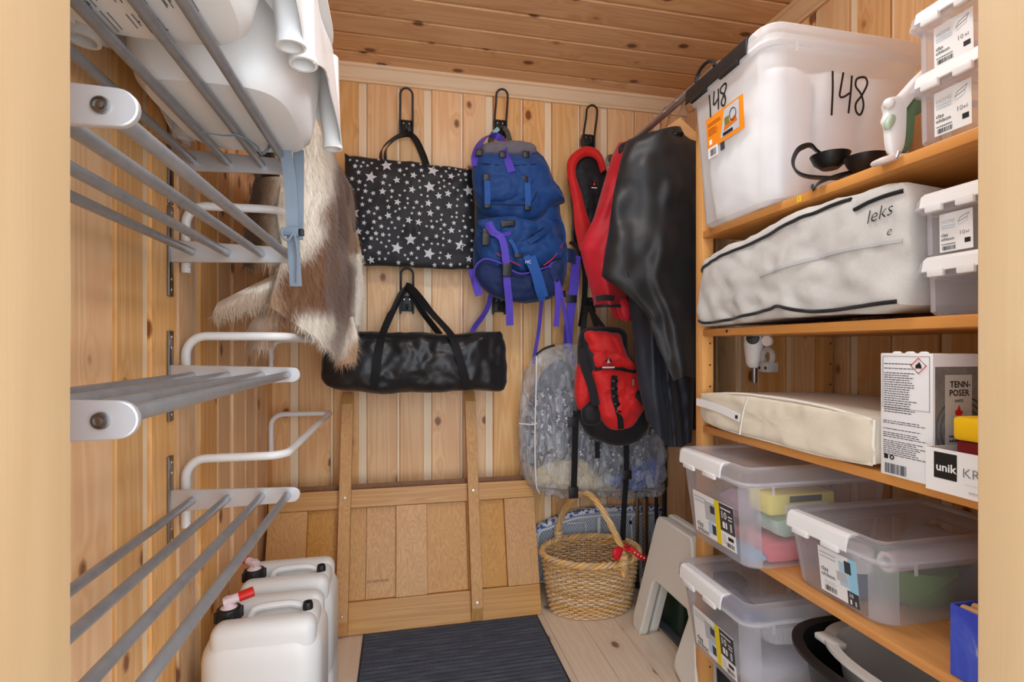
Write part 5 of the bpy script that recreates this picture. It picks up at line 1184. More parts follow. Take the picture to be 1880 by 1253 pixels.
def store_box(label, x0, x1, y0, y1, z0, z1, tx=0.035, ty=0.028, group=None, wall=None, lidm=None, clipm=None, lid_h=0.032, clip=(0.12, 0.72), clipc=True, lab=None, r=0.035):
    """lidded storage box: lid outline x0..x1, y0..y1; tapering body; z0 base, z1 lid top; latch on the -X side"""
    wall = wall or MT['clearbox']; lidm = lidm or MT['clearlid']; clipm = clipm or MT['white']
    t = thing('storage_box', ((x0 + x1) / 2, (y0 + y1) / 2, z0), label, 'storage box', group)
    zb = z1 - lid_h
    def R(i, ox, oy, z, rr_=r): return rrect(x0 + ox + i, x1 - ox - i, y0 + oy + i, y1 - oy - i, z, max(0.004, rr_ - i * 0.5), 5)
    k = 0.0022
    body = MB().loft([R(0, tx + 0.004, ty + 0.004, z0), R(0, tx, ty, z0 + 0.005), R(0, 0.012, 0.010, zb - 0.012), R(0, 0.004, 0.003, zb - 0.012), R(0, 0.004, 0.003, zb)], True, False)
    body.loft([R(0, tx + 0.004, ty + 0.004, z0), R(0.02, tx + 0.004, ty + 0.004, z0 + 0.0006)], True, False)
    body.add([p for p in R(0.02, tx + 0.004, ty + 0.004, z0 + 0.0006)], [tuple(range(24))])
    bo = body.build('body', wall, t)
    # inner skin gives the walls their thickness at the rim
    MB().loft([R(0.0, 0.004, 0.003, zb), R(k, 0.004, 0.003, zb), R(k, 0.006, 0.005, zb - 0.012), R(k, 0.012, 0.010, zb - 0.016)], True, False).build('rim', lidm, bo)
    lid = MB().loft([R(0, -0.001, -0.001, zb - 0.004), R(0, 0.0, 0.0, z1 - 0.008), R(0.005, 0, 0, z1 - 0.001), R(0.012, 0, 0, z1), R(0.03, 0, 0, z1), R(0.034, 0, 0, z1 - 0.006)], True, False)
    lo = lid.build('lid', lidm, t)
    MB().loft([R(0.034, 0, 0, z1 - 0.006), R(0.034, 0, 0, z1 - 0.008)]).build('lid_panel', MT['lidpanel'] if wall is MT['clearbox'] else lidm, lo)
    for k_ in range(4):
        lo_r, up_r = R(-0.0014, tx, ty, z0 + 0.006), R(-0.0014, 0.012, 0.010, zb - 0.013)
        MB().loft([lo_r[6 * k_:6 * k_ + 6], up_r[6 * k_:6 * k_ + 6]], False, False).build('corner_rib', lidm, bo)
    MB().loft([R(-0.001, -0.001, -0.001, zb - 0.006), R(-0.001, -0.001, -0.001, zb - 0.001), R(0.003, -0.001, -0.001, zb - 0.001), R(0.003, -0.001, -0.001, zb - 0.006)], True, False).build('lid_edge', lidm, lo)
    if clipc:
        ya, yb = lerp(y1, y0, clip[0]), lerp(y1, y0, clip[1])
        c = MB(); prof = [(x0 + 0.024, z1 + 0.001), (x0 + 0.004, z1 + 0.002), (x0 - 0.004, z1 - 0.004), (x0 - 0.007, z1 - 0.018), (x0 - 0.008, zb - 0.006), (x0 - 0.005, zb - 0.007), (x0 - 0.003, z1 - 0.02), (x0 + 0.001, z1 - 0.008), (x0 + 0.024, z1 - 0.003)]
        c.loft([[V((a, y, b)) for a, b in prof] for y in (ya, yb)])
        co = c.build('latch', clipm, t, ang=30, bevel=0.001)
        for q in (0.25, 0.75):
            yc = lerp(ya, yb, q); wq = abs(yb - ya) * 0.14
            MB().rbox(x0 - 0.010, x0 - 0.002, yc - wq, yc + wq, zb - 0.016, zb - 0.002, 0.002).build('latch_tab', clipm, co)
    # moulded ribs at the near corners
    for (ex, ey) in ((0.006, 0.05), (0.06, 0.0)):
        pass
    yc = y0 + 0.010
    MB().rbox(x0 + 0.075, x0 + 0.081, y0 - 0.001, y0 + 0.003, zb - 0.030, zb - 0.004, 0.001).build('rib', lidm, bo)
    t['_f'] = 0
    del t['_f']
    slope = (tx - 0.012) / (zb - z0)
    fr_ = ffront(x0 + 0.012, y0 + 0.03, y1 - 0.03, z0, zb - 0.012, slope)
    slopen = (ty - 0.010) / (zb - z0)
    ne_ = fnear(y0 + 0.010, x0 + 0.03, x1 - 0.03, z0, zb - 0.012, slopen)
    return t, fr_, ne_
G3 = 'large clear storage boxes with white latches'
bU, fU, nU = store_box('clear storage box with white latch hanging over the fourth shelf, cloths and pink pack inside', 0.803, 1.25, 1.082, 1.404, ZS[3] + 0.001, 0.802, group=G3)
store_label(bU, fU, 0.14, 0.84, 0.12, 0.68, 'ten')
bM, fM, nM = store_box('shallower clear storage box with white latch and a green bowl inside, fourth shelf', 0.892, 1.30, 0.803, 1.077, ZS[3] + 0.001, 0.716, 0.028, 0.022, group=G3, lid_h=0.028)
store_label(bM, fM, 0.34, 0.80, 0.10, 0.88, 'blue')
bL, fL, nL = store_box('clear storage box with white latch on the lowest shelf beside the grey tub', 0.803, 1.25, 1.08, 1.404, ZS[4] + 0.001, 0.466, group=G3)
store_label(bL, fL, 0.14, 0.84, 0.12, 0.68, 'ten')
G4 = 'small clear storage boxes at the near end of the shelves'
small = [('small clear storage box on the top shelf, lower of two stacked, labelled', ZS[0] + 0.001, 1.573, 0.885, 0.752, True),
         ('small clear storage box stacked topmost on the top shelf', 1.5745, 1.688, 0.890, 0.757, True),
         ('small clear storage box without a label on the second shelf under another', ZS[1] + 0.001, 1.252, 0.885, 0.737, False),
         ('small clear storage box with a label, upper of two on the second shelf', 1.2535, 1.362, 0.885, 0.742, True)]
for lb_, z0, z1, x0, y1, has in small:
    t, f_, n_ = store_box(lb_, x0, x0 + 0.30, 0.605, y1, z0, z1, 0.014, 0.010, group=G4, lid_h=0.018, r=0.018, clip=(0.14, 0.86))
    if has: store_label(t, f_, 0.12, 0.80, 0.08, 0.90, 'home')
# ---------------------------------------------------------------- big milky box 148
bB, fB, nB = store_box('big milky storage box marked 148 with a black latch on the top shelf', 0.838, 1.312, 1.045, 1.405, ZS[0] + 0.001, 1.868, 0.034, 0.026, wall=MT['milkybox'], lidm=MT['milkybox'], clipm=MT['black'], lid_h=0.04, clip=(0.03, 0.80), r=0.045)
def scribble(f, u0, v0, wu, hv, lift, root, r=0.0024, name='handwritten_number'):
    """the number 148 in marker strokes"""
    D = [[(0.02, 1.0), (0.04, 0.5), (0.03, -0.08)], [(0.32, 1.0), (0.26, 0.62), (0.24, 0.42), (0.34, 0.40), (0.52, 0.52)], [(0.56, 0.95), (0.54, 0.5), (0.50, 0.02)],
         [(0.86, 0.95), (0.70, 0.88), (0.68, 0.70), (0.84, 0.52), (0.92, 0.25), (0.84, 0.02), (0.72, 0.08), (0.70, 0.28), (0.86, 0.50), (1.0, 0.78), (0.96, 0.93), (0.86, 0.95)]]
    n0 = (f(0.5, 0.5, 0.01) - f(0.5, 0.5, 0.0)).normalized()
    for st_ in D:
        ps = smooth([f(u0 + a * wu, v0 + b * hv, lift) for a, b in st_], 2)
        MB().ribbon(ps, r * 2.2, 0.0006, [n0.cross((ps[min(i + 1, len(ps) - 1)] - ps[max(i - 1, 0)]).normalized()) for i in range(len(ps))]).build(name, MT['ink'], root)
scribble(nB, 0.37, 0.60, 0.25, 0.27, 0.002, bB)
scribble(fB, 0.25, 0.82, 0.26, 0.16, 0.002, bB)
ol = decal(fB, 0.18, 0.72, 0.57, 0.81, 0.0012, 'label', plain('orange_label', srgb(240, 140, 20), 0.5), bB)
g_ = lambda u, v, l=0.0: fB(lerp(0.18, 0.72, u), lerp(0.57, 0.81, v), l)
MB().add([g_(0.38, 0.12, .0016), g_(0.88, 0.12, .0016), g_(0.90, 0.95, .0016), g_(0.52, 0.92, .0016)], [(0, 1, 2, 3)]).build('photo_print', MT['lightgrey'], ol, sm=False)
MB().add([g_(0.48, 0.28, .0020), g_(0.84, 0.36, .0020), g_(0.80, 0.56, .0020), g_(0.52, 0.44, .0020)], [(0, 1, 2, 3)]).build('photo_print', plain('rust_print', srgb(214, 110, 30), 0.5), ol, sm=False)
decal(g_, 0.52, 0.64, 0.42, 0.66, 0.0022, 'photo_print', plain('olive_print', srgb(120, 120, 40), 0.5), ol)
MB().tube([g_(0.74 + 0.08 * math.cos(a), 0.62 + 0.18 * math.sin(a), 0.0022) for a in [i * 2 * math.pi / 14 for i in range(14)]], 0.0012, 4, closed=True).build('hose_print', MT['ink'], ol)
decal(g_, 0.46, 0.72, 0.14, 0.24, 0.0022, 'black_mark', MT['ink'], ol)
decal(g_, 0.07, 0.15, 0.12, 0.28, 0.002, 'logo_square', MT['paper'], ol); lines(g_, 0.05, 0.42, 0.72, 0.84, 2, 0.0018, ol, plain('red_print', srgb(150, 50, 20), 0.5), 4); lines(g_, 0.05, 0.34, 0.42, 0.66, 5, 0.0018, ol, plain('rust_fine_print', srgb(176, 84, 20), 0.5), 5)
w3 = decal(fB, 0.19, 0.34, 0.50, 0.58, 0.0014, 'barcode_label', MT['paper'], bB); barcode(lambda u, v, l=0.0: fB(lerp(0.19, 0.34, u), lerp(0.50, 0.58, v), l), 0.2, 0.85, 0.15, 0.8, 0.0018, w3, 14)
decal(fB, 0.38, 0.44, 0.51, 0.57, 0.0014, 'round_mark', MT['darkprint'], bB)
MB().tube([(0.836 + 0.0, 1.30 + 0.045 * math.cos(a), 1.866 + 0.03 * math.sin(a)) for a in [i * math.pi / 10 for i in range(11)]], 0.005, 8).build('carry_loop', MT['black'], bB)
# white bedding inside, three folded duvets standing side by side
MT['bedding'] = fabric('white_bedding', srgb(246, 247, 248), 0.85, 500, 0.04, 0.3, 0.2)
for k, (xa, xb, lab_) in enumerate(((0.885, 1.005, 'nearest the room'), (1.007, 1.135, 'in the middle'), (1.137, 1.262, 'nearest the right wall'))):
    xc_ = (xa + xb) / 2
    o_ = [V((xc_, y, z)) for y, z in ((1.088, 1.47), (1.22, 1.462), (1.355, 1.47), (1.362, 1.64), (1.365, 1.79), (1.22, 1.815), (1.085, 1.79), (1.082, 1.64))]
    q = pillow_mb(o_, (-1, 0, 0), (xb - xa) / 2, (xb - xa) / 2, 80, 0.012, 9, 60 + k, 5.0, 20, None, None, 1).build('white_duvet', MT['bedding'], None)
    solo(q, 'white folded duvet inside the big milky box, the one %s' % lab_, 'duvet')
# ---------------------------------------------------------------- contents of the clear boxes
def mat(n, r, g, b, ro=0.6, **k): return plain(n, srgb(r, g, b), ro, **k)
def soft_block(name, x0, x1, y0, y1, z0, z1, m, label, cat, wr=0.004, p=4.0, seed=1):
    zc = (z0 + z1) / 2
    o_ = [V((x, y, zc)) for x, y in ((x0, y0), (x0, (y0 + y1) / 2), (x0, y1), ((x0 + x1) / 2, y1), (x1, y1), (x1, (y0 + y1) / 2), (x1, y0), ((x0 + x1) / 2, y0))]
    q = pillow_mb(o_, (0, 0, 1), (z1 - z0) / 2, (z1 - z0) / 2, 48, wr, 30, seed, p, 8, None, None, 1).build(name, m, None)
    return solo(q, label, cat)
zU = ZS[3] + 0.004
soft_block('pink_pack', 0.90, 1.12, 1.125, 1.22, zU, zU + 0.055, mat('pink_film', 226, 112, 122, 0.4, var=0.1, vscale=60), 'pink plastic wrapped pack at the bottom of the upper clear box', 'pack', 0.003, 5, 3)
soft_block('green_cloth', 0.93, 1.14, 1.125, 1.21, zU + 0.058, zU + 0.118, fabric('pale_green_cloth', srgb(190, 214, 196), 0.9), 'pale green folded cloth on the pink pack in the upper clear box', 'cloth', 0.008, 3, 4)
soap = thing('yellow_package', (1.0, 1.17, zU + 0.12), 'yellow package with a barcode on top of the green cloth in the upper clear box', 'package')
MB().rbox(0.905, 1.10, 1.125, 1.21, zU + 0.121, zU + 0.175, 0.008).build('wrapper', mat('pale_yellow_film', 236, 224, 120, 0.4), soap)
fs = fnear(1.1249, 0.93, 1.09, zU + 0.125, zU + 0.171); decal(fs, 0.12, 0.9, 0.05, 0.5, 0.0006, 'label', MT['paper'], soap); barcode(fs, 0.3, 0.75, 0.1, 0.42, 0.001, soap, 16); decal(fs, 0.2, 0.8, 0.6, 0.95, 0.0006, 'dark_print', MT['darkprint'], soap)
soft_block('red_cloth', 0.88, 1.12, 1.235, 1.36, zU, zU + 0.06, fabric('dusty_red_cloth', srgb(186, 96, 96), 0.9), 'dusty red cloth behind the label of the upper clear box', 'cloth', 0.008, 3, 5)
soft_block('blue_cloth', 0.86, 0.90, 1.13, 1.30, zU, zU + 0.03, fabric('light_blue_cloth', srgb(130, 176, 214), 0.9), 'light blue cloth edge along the front of the upper clear box', 'cloth', 0.003, 3, 6)
soft_block('lilac_cloth', 0.90, 1.15, 1.24, 1.35, zU + 0.062, zU + 0.14, fabric('lilac_cloth', srgb(170, 140, 160), 0.9), 'lilac folded cloth on the red one in the upper clear box', 'cloth', 0.010, 3, 7)
zM = ZS[3] + 0.004
gb = MB().lathe([(0.001, 0.004), (0.055, 0.004), (0.06, 0), (0.072, 0.02), (0.082, 0.075), (0.085, 0.078), (0.082, 0.078), (0.07, 0.022), (0.05, 0.010), (0.001, 0.010)], (1.10, 0.925, zM), 40).build('green_bowl', mat('leaf_green_plastic', 100, 150, 66, 0.35), None)
solo(gb, 'leaf green plastic bowl inside the shallow clear box', 'bowl')
jar = thing('blue_tub', (0.985, 0.965, zM), 'blue round tub with a white cap inside the shallow clear box', 'tub')
MB().lathe([(0.001, 0), (0.040, 0), (0.043, 0.004), (0.043, 0.058), (0.001, 0.058)], (0.985, 0.965, zM), 28).build('tub', mat('slate_blue_plastic', 84, 108, 142, 0.4), jar)
MB().lathe([(0.044, 0.058), (0.044, 0.098), (0.040, 0.101), (0.001, 0.101)], (0.985, 0.965, zM), 28).build('cap', MT['white'], jar)
pr = MB().lathe([(0.012, 0), (0.020, 0.0), (0.020, 0.29), (0.012, 0.29), (0.012, 0.0)], (0.96, 0.858, zM + 0.112), 24, (1, 0.06, -0.04)).build('foil_roll', mat('roll_paper', 226, 214, 206, 0.5), None)
solo(pr, 'pale cardboard roll of wrap lying on top inside the shallow clear box', 'roll')
bd = soft_block('grey_bag', 1.19, 1.26, 0.85, 1.03, zM, zM + 0.12, mat('smoke_film', 150, 146, 152, 0.3), 'smoky grey plastic bag at the back of the shallow clear box', 'bag', 0.012, 3, 8)
zL = ZS[4] + 0.004
tr = thing('foil_tray', (1.02, 1.2, zL + 0.1), 'ribbed clear plastic food tray lying in the lowest clear box', 'tray')
tm = MB(); ring_ = []
for hx, hy, z in ((0.10, 0.055, 0.0), (0.125, 0.07, 0.055), (0.135, 0.08, 0.056), (0.135, 0.08, 0.058), (0.124, 0.069, 0.057), (0.10, 0.055, 0.003)):
    ring_.append([V((1.02 + hx * math.copysign(abs(math.cos(a)) ** 0.5, math.cos(a)) * (1 + (0.02 * math.cos(a * 40) if 0 < z < 0.056 else 0)), 1.19 + hy * math.copysign(abs(math.sin(a)) ** 0.5, math.sin(a)) * (1 + (0.02 * math.cos(a * 40) if 0 < z < 0.056 else 0)), zL + 0.11 + z)) for a in [2 * math.pi * i / 160 for i in range(160)]])
tm.loft(ring_).build('tray', clear('clear_tray_plastic', (0.9, 0.9, 0.92, 1), 0.25, 0.7, 0.1, 0.2), tr)
soft_block('navy_pouch', 0.86, 0.93, 1.16, 1.37, zL + 0.14, zL + 0.19, mat('navy_film', 66, 72, 118, 0.3), 'navy plastic pouch under the lid of the lowest clear box', 'pouch', 0.006, 3, 9)
soft_block('grey_cloth', 0.86, 1.20, 1.12, 1.36, zL, zL + 0.075, mat('pale_grey_film', 196, 194, 198, 0.4, var=0.08), 'pale grey plastic wrapped stack in the lowest clear box', 'pack', 0.010, 4, 10)
# ---------------------------------------------------------------- tubs on the lowest shelf
def tub(name, c, ax, ay, h, m, label, th=0.006, rim=0.018):
    c = V(c); rg_ = []
    for kx, z in ((0.74, 0.0), (0.78, 0.004), (0.97, h - 0.012), (1.0 + rim / ax, h - 0.008), (1.0 + rim / ax, h), (0.98, h), (0.95, h - 0.012), (0.75, 0.010), (0.3, 0.008)):
        rg_.append([c + V((ax * kx * math.copysign(abs(math.cos(a)) ** 0.8, math.cos(a)), ay * kx * math.copysign(abs(math.sin(a)) ** 0.8, math.sin(a)), z)) for a in [2 * math.pi * i / 60 for i in range(60)]])
    t = thing(name, c, label, 'tub'); MB().loft(rg_).build('bowl', m, t); return t
tb = tub('washing_tub', (1.02, 0.885, ZS[4] + 0.001), 0.165, 0.165, 0.215, mat('black_tub_plastic', 26, 26, 28, 0.4), 'black plastic washing tub around the grey one on the lowest shelf')
tg = tub('washing_tub', (1.045, 0.835, ZS[4] + 0.045), 0.15, 0.16, 0.19, mat('warm_grey_plastic', 208, 205, 199, 0.4), 'warm grey plastic washing tub nested in the black one')
MB().rbox(0.905, 0.94, 0.93, 0.985, ZS[4] + 0.222, ZS[4] + 0.236, 0.004).build('grip', mat('warm_grey_plastic_grip', 208, 205, 199, 0.4), tg)
# ---------------------------------------------------------------- top shelf small things
ch = thing('candle_holder', (0.96, 0.97, ZS[0]), 'black metal candle holder with two dishes and a curled end on the top shelf', 'candle holder')
bm_ = mat('black_iron', 22, 22, 24, 0.42, metal=0.3)
for px, py, Y in ((1524, 292, 0.965), (1588, 296, 0.905)):
    c = P(px, py, Y=Y); MB().lathe([(0.001, -0.022), (0.018, -0.022), (0.032, -0.010), (0.040, 0.008), (0.0385, 0.008), (0.030, -0.008), (0.016, -0.019), (0.001, -0.019)], c, 32).build('dish', bm_, ch)
c = P(1556, 318, Y=0.935)
curl = smooth([P(1502, 279, Y=0.985), P(1486, 268, Y=0.985), P(1466, 275, Y=0.985), P(1456, 296, Y=0.985), P(1462, 314, Y=0.985), P(1482, 324, Y=0.98), P(1520, 327, Y=0.965), P(1560, 326, Y=0.94), P(1600, 322, Y=0.90)], 3)
MB().ribbon(curl, 0.018, 0.005, (0.75, 0.66, 0.0)).build('curled_bar', bm_, ch)
foot = smooth([P(1556, 318, Y=0.94), P(1530, 325, Y=0.945), P(1504, 336, Y=0.955), P(1491, 352, Y=0.965)], 2); foot[-1].z = ZS[0] + 0.002
MB().ribbon(foot, 0.016, 0.005, (0.55, 0.83, 0)).build('foot', bm_, ch)
foot2 = smooth([P(1556, 318, Y=0.94), P(1600, 318, Y=0.93), P(1640, 330, Y=0.97)], 2); foot2[-1].z = ZS[0] + 0.002
MB().ribbon(foot2, 0.016, 0.005, (0.55, 0.83, 0)).build('foot', bm_, ch)
sg = thing('hand_steamer', (1.0, 0.83, ZS[0]), 'white and green plastic hand tool standing between the big milky box and small boxes', 'tool')
YG = 0.805
pl('white_shell', [(1692, 128), (1664, 158), (1644, 178), (1630, 180), (1622, 194), (1626, 208), (1620, 224), (1626, 236), (1628, 262), (1634, 288), (1652, 284), (1646, 250), (1650, 215), (1662, 185), (1694, 150)], YG, 0.013, 0.013, MT['white'], sg, 0.0, 1, 3.0, 72, 1)
pl('green_body', [(1692, 148), (1670, 178), (1656, 208), (1650, 245), (1652, 282), (1666, 276), (1663, 240), (1668, 216), (1692, 206)], YG + 0.004, 0.011, 0.012, mat('sage_green_plastic', 96, 130, 96, 0.4), sg, 0.0, 1, 3.0, 60, 1)
pl('green_spot', [(1632, 212), (1640, 214), (1638, 228), (1628, 240), (1624, 228)], YG - 0.009, 0.008, 0.006, mat('pale_sage_plastic', 176, 196, 172, 0.4), sg, 0, 1, 3, 24)
c = P(1632, 190, Y=YG - 0.012); MB().ball(c, 0.010, 14, 10).build('dial', MT['white'], sg)
pl('base_plate', [(1606, 298), (1616, 290), (1640, 287), (1656, 286), (1654, 292), (1630, 300), (1612, 304)], YG - 0.01, 0.02, 0.02, mat('blush_plastic', 226, 212, 208, 0.4), sg, 0, 1, 3, 30)
MB().tube([P(1646, 290, Y=YG - 0.03), P(1650, 278, Y=YG - 0.03)], 0.0025, 8).build('metal_pin', MT['screw'], sg)
# ---------------------------------------------------------------- grey bedding bag with black piping, second shelf
MT['linen'] = fabric('grey_nonwoven', srgb(200, 198, 194), 0.9, 420, 0.10, 0.5, 0.2, 0.15, 0.35, 6)
MT['piping'] = fabric('black_piping', srgb(18, 18, 20), 0.7, 900)
bg = thing('bedding_bag', (1.1, 1.08, ZS[1]), 'bulging grey fabric bedding bag with black piping on the second shelf', 'bedding bag')
XB = 0.905
BO = [V((XB, y, z)) for y, z in ((0.755, 1.175), (0.90, 1.168), (1.05, 1.172), (1.20, 1.165), (1.395, 1.162), (1.407, 1.20), (1.405, 1.30), (1.40, 1.355), (1.25, 1.385), (1.05, 1.408), (0.95, 1.412), (0.85, 1.408), (0.76, 1.40), (0.75, 1.30))]
bgo = pillow_mb(BO, (-1, 0, 0), 0.030, 0.40, 110, 0.014, 8, 71, 3.6, 26, None, None, 1).build('cover', MT['linen'], bg)
bgv = bvh(bgo)
def onface(pts, lift=0.002):
    o = []
    for p in smooth([V((0, y, z)) for y, z in pts], 3):
        h = bgv.ray_cast(V((0.6, p.y, p.z)), V((1, 0, 0))); o.append(V(((h[0].x if h[0] is not None else XB - 0.003) - lift, p.y, p.z)))
    return o
MB().tube(onface([(1.402, 1.328), (1.32, 1.346), (1.22, 1.360), (1.10, 1.374), (1.0, 1.386), (0.90, 1.396), (0.865, 1.396)]), 0.0042, 8).build('piping', MT['piping'], bg)
MB().tube(onface([(0.855, 1.372), (0.81, 1.380), (0.765, 1.384)]), 0.0042, 8).build('piping', MT['piping'], bg)
MB().tube(onface([(1.400, 1.178), (1.36, 1.170), (1.25, 1.176), (1.10, 1.190), (1.06, 1.196), (1.0, 1.182), (0.93, 1.176), (0.765, 1.182)]), 0.0042, 8).build('piping', MT['piping'], bg)
MB().ribbon(onface([(1.12, 1.276), (1.0, 1.288), (0.92, 1.294), (0.85, 1.294), (0.76, 1.292)]), 0.006, 0.002, (0, 0, 1)).build('zip', mat('zip_tape', 186, 186, 188, 0.6), bg)
text('leks', V((onface([(0.79, 1.33), (0.78, 1.33)])[0].x - 0.003, 0.828, 1.336)), (0, -1, 0.12), (0, 0, 1), 0.026, MT['ink'], bg, 'handwriting', 'LEFT', 0.0006, -0.015, 0.35)
text('e', V((onface([(0.775, 1.30), (0.77, 1.30)])[0].x - 0.003, 0.785, 1.304)), (0, -1, 0.12), (0, 0, 1), 0.018, MT['ink'], bg, 'handwriting', 'LEFT', 0.0006, -0.015, 0.35)
text('www.leap.no', V((XB - 0.006, 1.27, 1.3885)), (0, -1, 0.09), (-0.3, 0, 1), 0.006, MT['ink'], bg, 'lettering', 'LEFT', 0.0012)
# ---------------------------------------------------------------- beige storage bag, third shelf
MT['beige'] = fabric('beige_film_cloth', srgb(222, 212, 192), 0.55, 300, 0.06, 0.3, 0.1, 0.35, 0.2, 9)
be = thing('blanket_bag', (1.1, 1.12, ZS[2]), 'flat beige zipped storage bag with white piping on the third shelf', 'storage bag')
XE = 0.90
EO = [V((XE, y, z)) for y, z in ((0.825, 0.872), (0.95, 0.867), (1.10, 0.868), (1.25, 0.870), (1.395, 0.876), (1.405, 0.92), (1.395, 0.962), (1.25, 0.968), (1.10, 0.972), (0.95, 0.968), (0.83, 0.962), (0.822, 0.915))]
pillow_mb(EO, (-1, 0, 0), 0.022, 0.40, 100, 0.008, 9, 81, 6.0, 14, None, None, 1).build('cover', MT['beige'], be)
MT['wpipe'] = mat('white_piping', 236, 232, 224, 0.5)
def onE(pts, x=0.0): return [V((XE - 0.006 + x, y, z)) for y, z in pts]
MB().tube(smooth(onE([(1.402, 0.955), (1.25, 0.972), (1.10, 0.976), (0.95, 0.972), (0.825, 0.958)], -0.003), 2), 0.0032, 8).build('piping', MT['wpipe'], be)
MB().tube(smooth(onE([(1.402, 0.885), (1.30, 0.868), (1.10, 0.866), (0.95, 0.865), (0.826, 0.872)], -0.003), 2), 0.0032, 8).build('piping', MT['wpipe'], be)
MB().tube(smooth(onE([(1.165, 0.972), (1.185, 0.93), (1.20, 0.868)], -0.020), 2), 0.002, 8).build('seam', MT['wpipe'], be)
MB().tube([V((XE - 0.005, 0.824, 0.873)), V((XE - 0.012, 0.82, 0.915)), V((XE - 0.005, 0.824, 0.958))], 0.003, 8).build('piping', MT['wpipe'], be)
zp = MB().ribbon(smooth(onE([(1.40, 0.934), (1.33, 0.930), (1.27, 0.924), (1.20, 0.912)], -0.021), 2), 0.022, 0.003, (0, 0, 1)).build('zip', MT['white'], be)
MB().rbox(XE - 0.032, XE - 0.026, 1.205, 1.212, 0.909, 0.918, 0.001).build('zip_pull', MT['ink'], zp)
# ---------------------------------------------------------------- firelighter box
tp = thing('firelighter_box', (0.99, 0.755, ZS[2]), 'white and grey printed cardboard box reading TENN-POSER on the third shelf', 'box')
tx0, tx1, ty0, ty1, tz0, tz1 = 0.888, 1.10, 0.707, 0.805, ZS[2] + 0.001, 1.088
MB().rbox(tx0, tx1, ty0, ty1, tz0, tz1, 0.0015).build('carton', mat('white_card', 236, 236, 238, 0.5), tp)
for yy in (0.73, 0.755, 0.78): MB().ball((tx0 + 0.01, yy, tz1), 0.008, 10, 6, (0.4, 1.2, 0.5)).build('torn_flap', MT['paper'], tp)
fT = ffront(tx0, ty0, ty1, tz0, tz1)
lines(fT, 0.08, 0.72, 0.52, 0.93, 22, 0.0006, tp, MT['darkprint'], 11, th=0.35); lines(fT, 0.06, 0.9, 0.17, 0.46, 18, 0.0006, tp, MT['darkprint'], 12, th=0.35)
for a, b, c_, d_ in ((0.05, 0.95, 0.975, 0.978), (0.05, 0.95, 0.555, 0.558), (0.05, 0.058, 0.555, 0.978), (0.942, 0.95, 0.555, 0.978)): decal(fT, a, b, c_, d_, 0.0008, 'print_frame', MT['grey_ink'], tp)
dm = [(0.75, 0.965), (0.89, 0.905), (0.75, 0.845), (0.61, 0.905)]
MB().tube([fT(a, b, 0.001) for a, b in dm], 0.0008, 6, closed=True).build('hazard_diamond', MT['red'], tp)
MB().add([fT(0.69, 0.885, .001), fT(0.81, 0.885, .001), fT(0.80, 0.91, .001), fT(0.765, 0.935, .001), fT(0.735, 0.92, .001), fT(0.70, 0.91, .001)], [tuple(range(6))]).build('flame_mark', MT['ink'], tp, sm=False)
decal(fT, 0.08, 0.16, 0.135, 0.17, 0.0008, 'black_mark', MT['ink'], tp); MB().tube([fT(0.24 + 0.035 * math.cos(a), 0.152 + 0.016 * math.sin(a), 0.0008) for a in [i * 2 * math.pi / 12 for i in range(12)]], 0.0012, 5, closed=True).build('recycling_mark', MT['ink'], tp)
barcode(fT, 0.10, 0.52, 0.02, 0.10, 0.0008, tp, 30, 9)
fN = fnear(ty0, tx0, tx1, tz0, tz1)
ph = decal(fN, 0.02, 0.98, 0.14, 0.90, 0.0006, 'photo_print', mat('grey_photo', 128, 124, 122, 0.5, var=0.2, vscale=50), tp)
for k in range(6):
    MB().tube([fN(0.30 + (0.05 + 0.045 * k) * 1.0 * math.cos(a), 0.42 + (0.04 + 0.042 * k) * math.sin(a), 0.0009) for a in [i * 2 * math.pi / 30 for i in range(30)] if 0.03 < 0.30 + (0.05 + 0.045 * k) * math.cos(a)], 0.0012, 4).build('log_ring_print', MT['darkprint'], ph)
pc = decal(fN, 0.11, 0.385, 0.26, 0.84, 0.0022, 'pack_print', mat('pack_grey', 196, 192, 188, 0.5), tp)
ftext('TENN-', fN, 0.155, 0.745, 0.048, 0.0026, MT['ink'], pc, 0.03); ftext('POSER', fN, 0.148, 0.68, 0.048, 0.0026, MT['ink'], pc, 0.03); ftext('HVITE', fN, 0.205, 0.63, 0.022, 0.0026, MT['ink'], pc, 0.03)
MB().add([fN(0.215, 0.53, .0026), fN(0.275, 0.53, .0026), fN(0.292, 0.56, .0026), fN(0.265, 0.57, .0026), fN(0.25, 0.615, .0026), fN(0.232, 0.575, .0026), fN(0.208, 0.565, .0026)], [tuple(range(7))]).build('flame_print', MT['red'], pc, sm=False)
lines(fN, 0.15, 0.35, 0.33, 0.40, 2, 0.0026, pc, MT['darkprint'], 3)
# ---------------------------------------------------------------- candle carton and the yellow pack in it
un = thing('open_carton', (0.95, 0.65, ZS[2]), 'low white open carton reading unik KRO in front of the printed box', 'carton')
ux0, ux1, uy0, uy1, uz = 0.868, 1.02, 0.603, 0.703, 0.932
cm_ = mat('white_card_low', 238, 238, 238, 0.5)
um = MB().box(ux0, ux1, uy0, uy1, ZS[2] + 0.001, ZS[2] + 0.003).box(ux0, ux0 + 0.002, uy0, uy1, ZS[2] + 0.003, uz).box(ux1 - 0.002, ux1, uy0, uy1, ZS[2] + 0.003, uz).box(ux0 + 0.002, ux1 - 0.002, uy0, uy0 + 0.002, ZS[2] + 0.003, uz).box(ux0 + 0.002, ux1 - 0.002, uy1 - 0.002, uy1, ZS[2] + 0.003, uz)
um.build('tray', cm_, un, sm=False)
fU_ = ffront(ux0, uy0, uy1, ZS[2] + 0.001, uz)
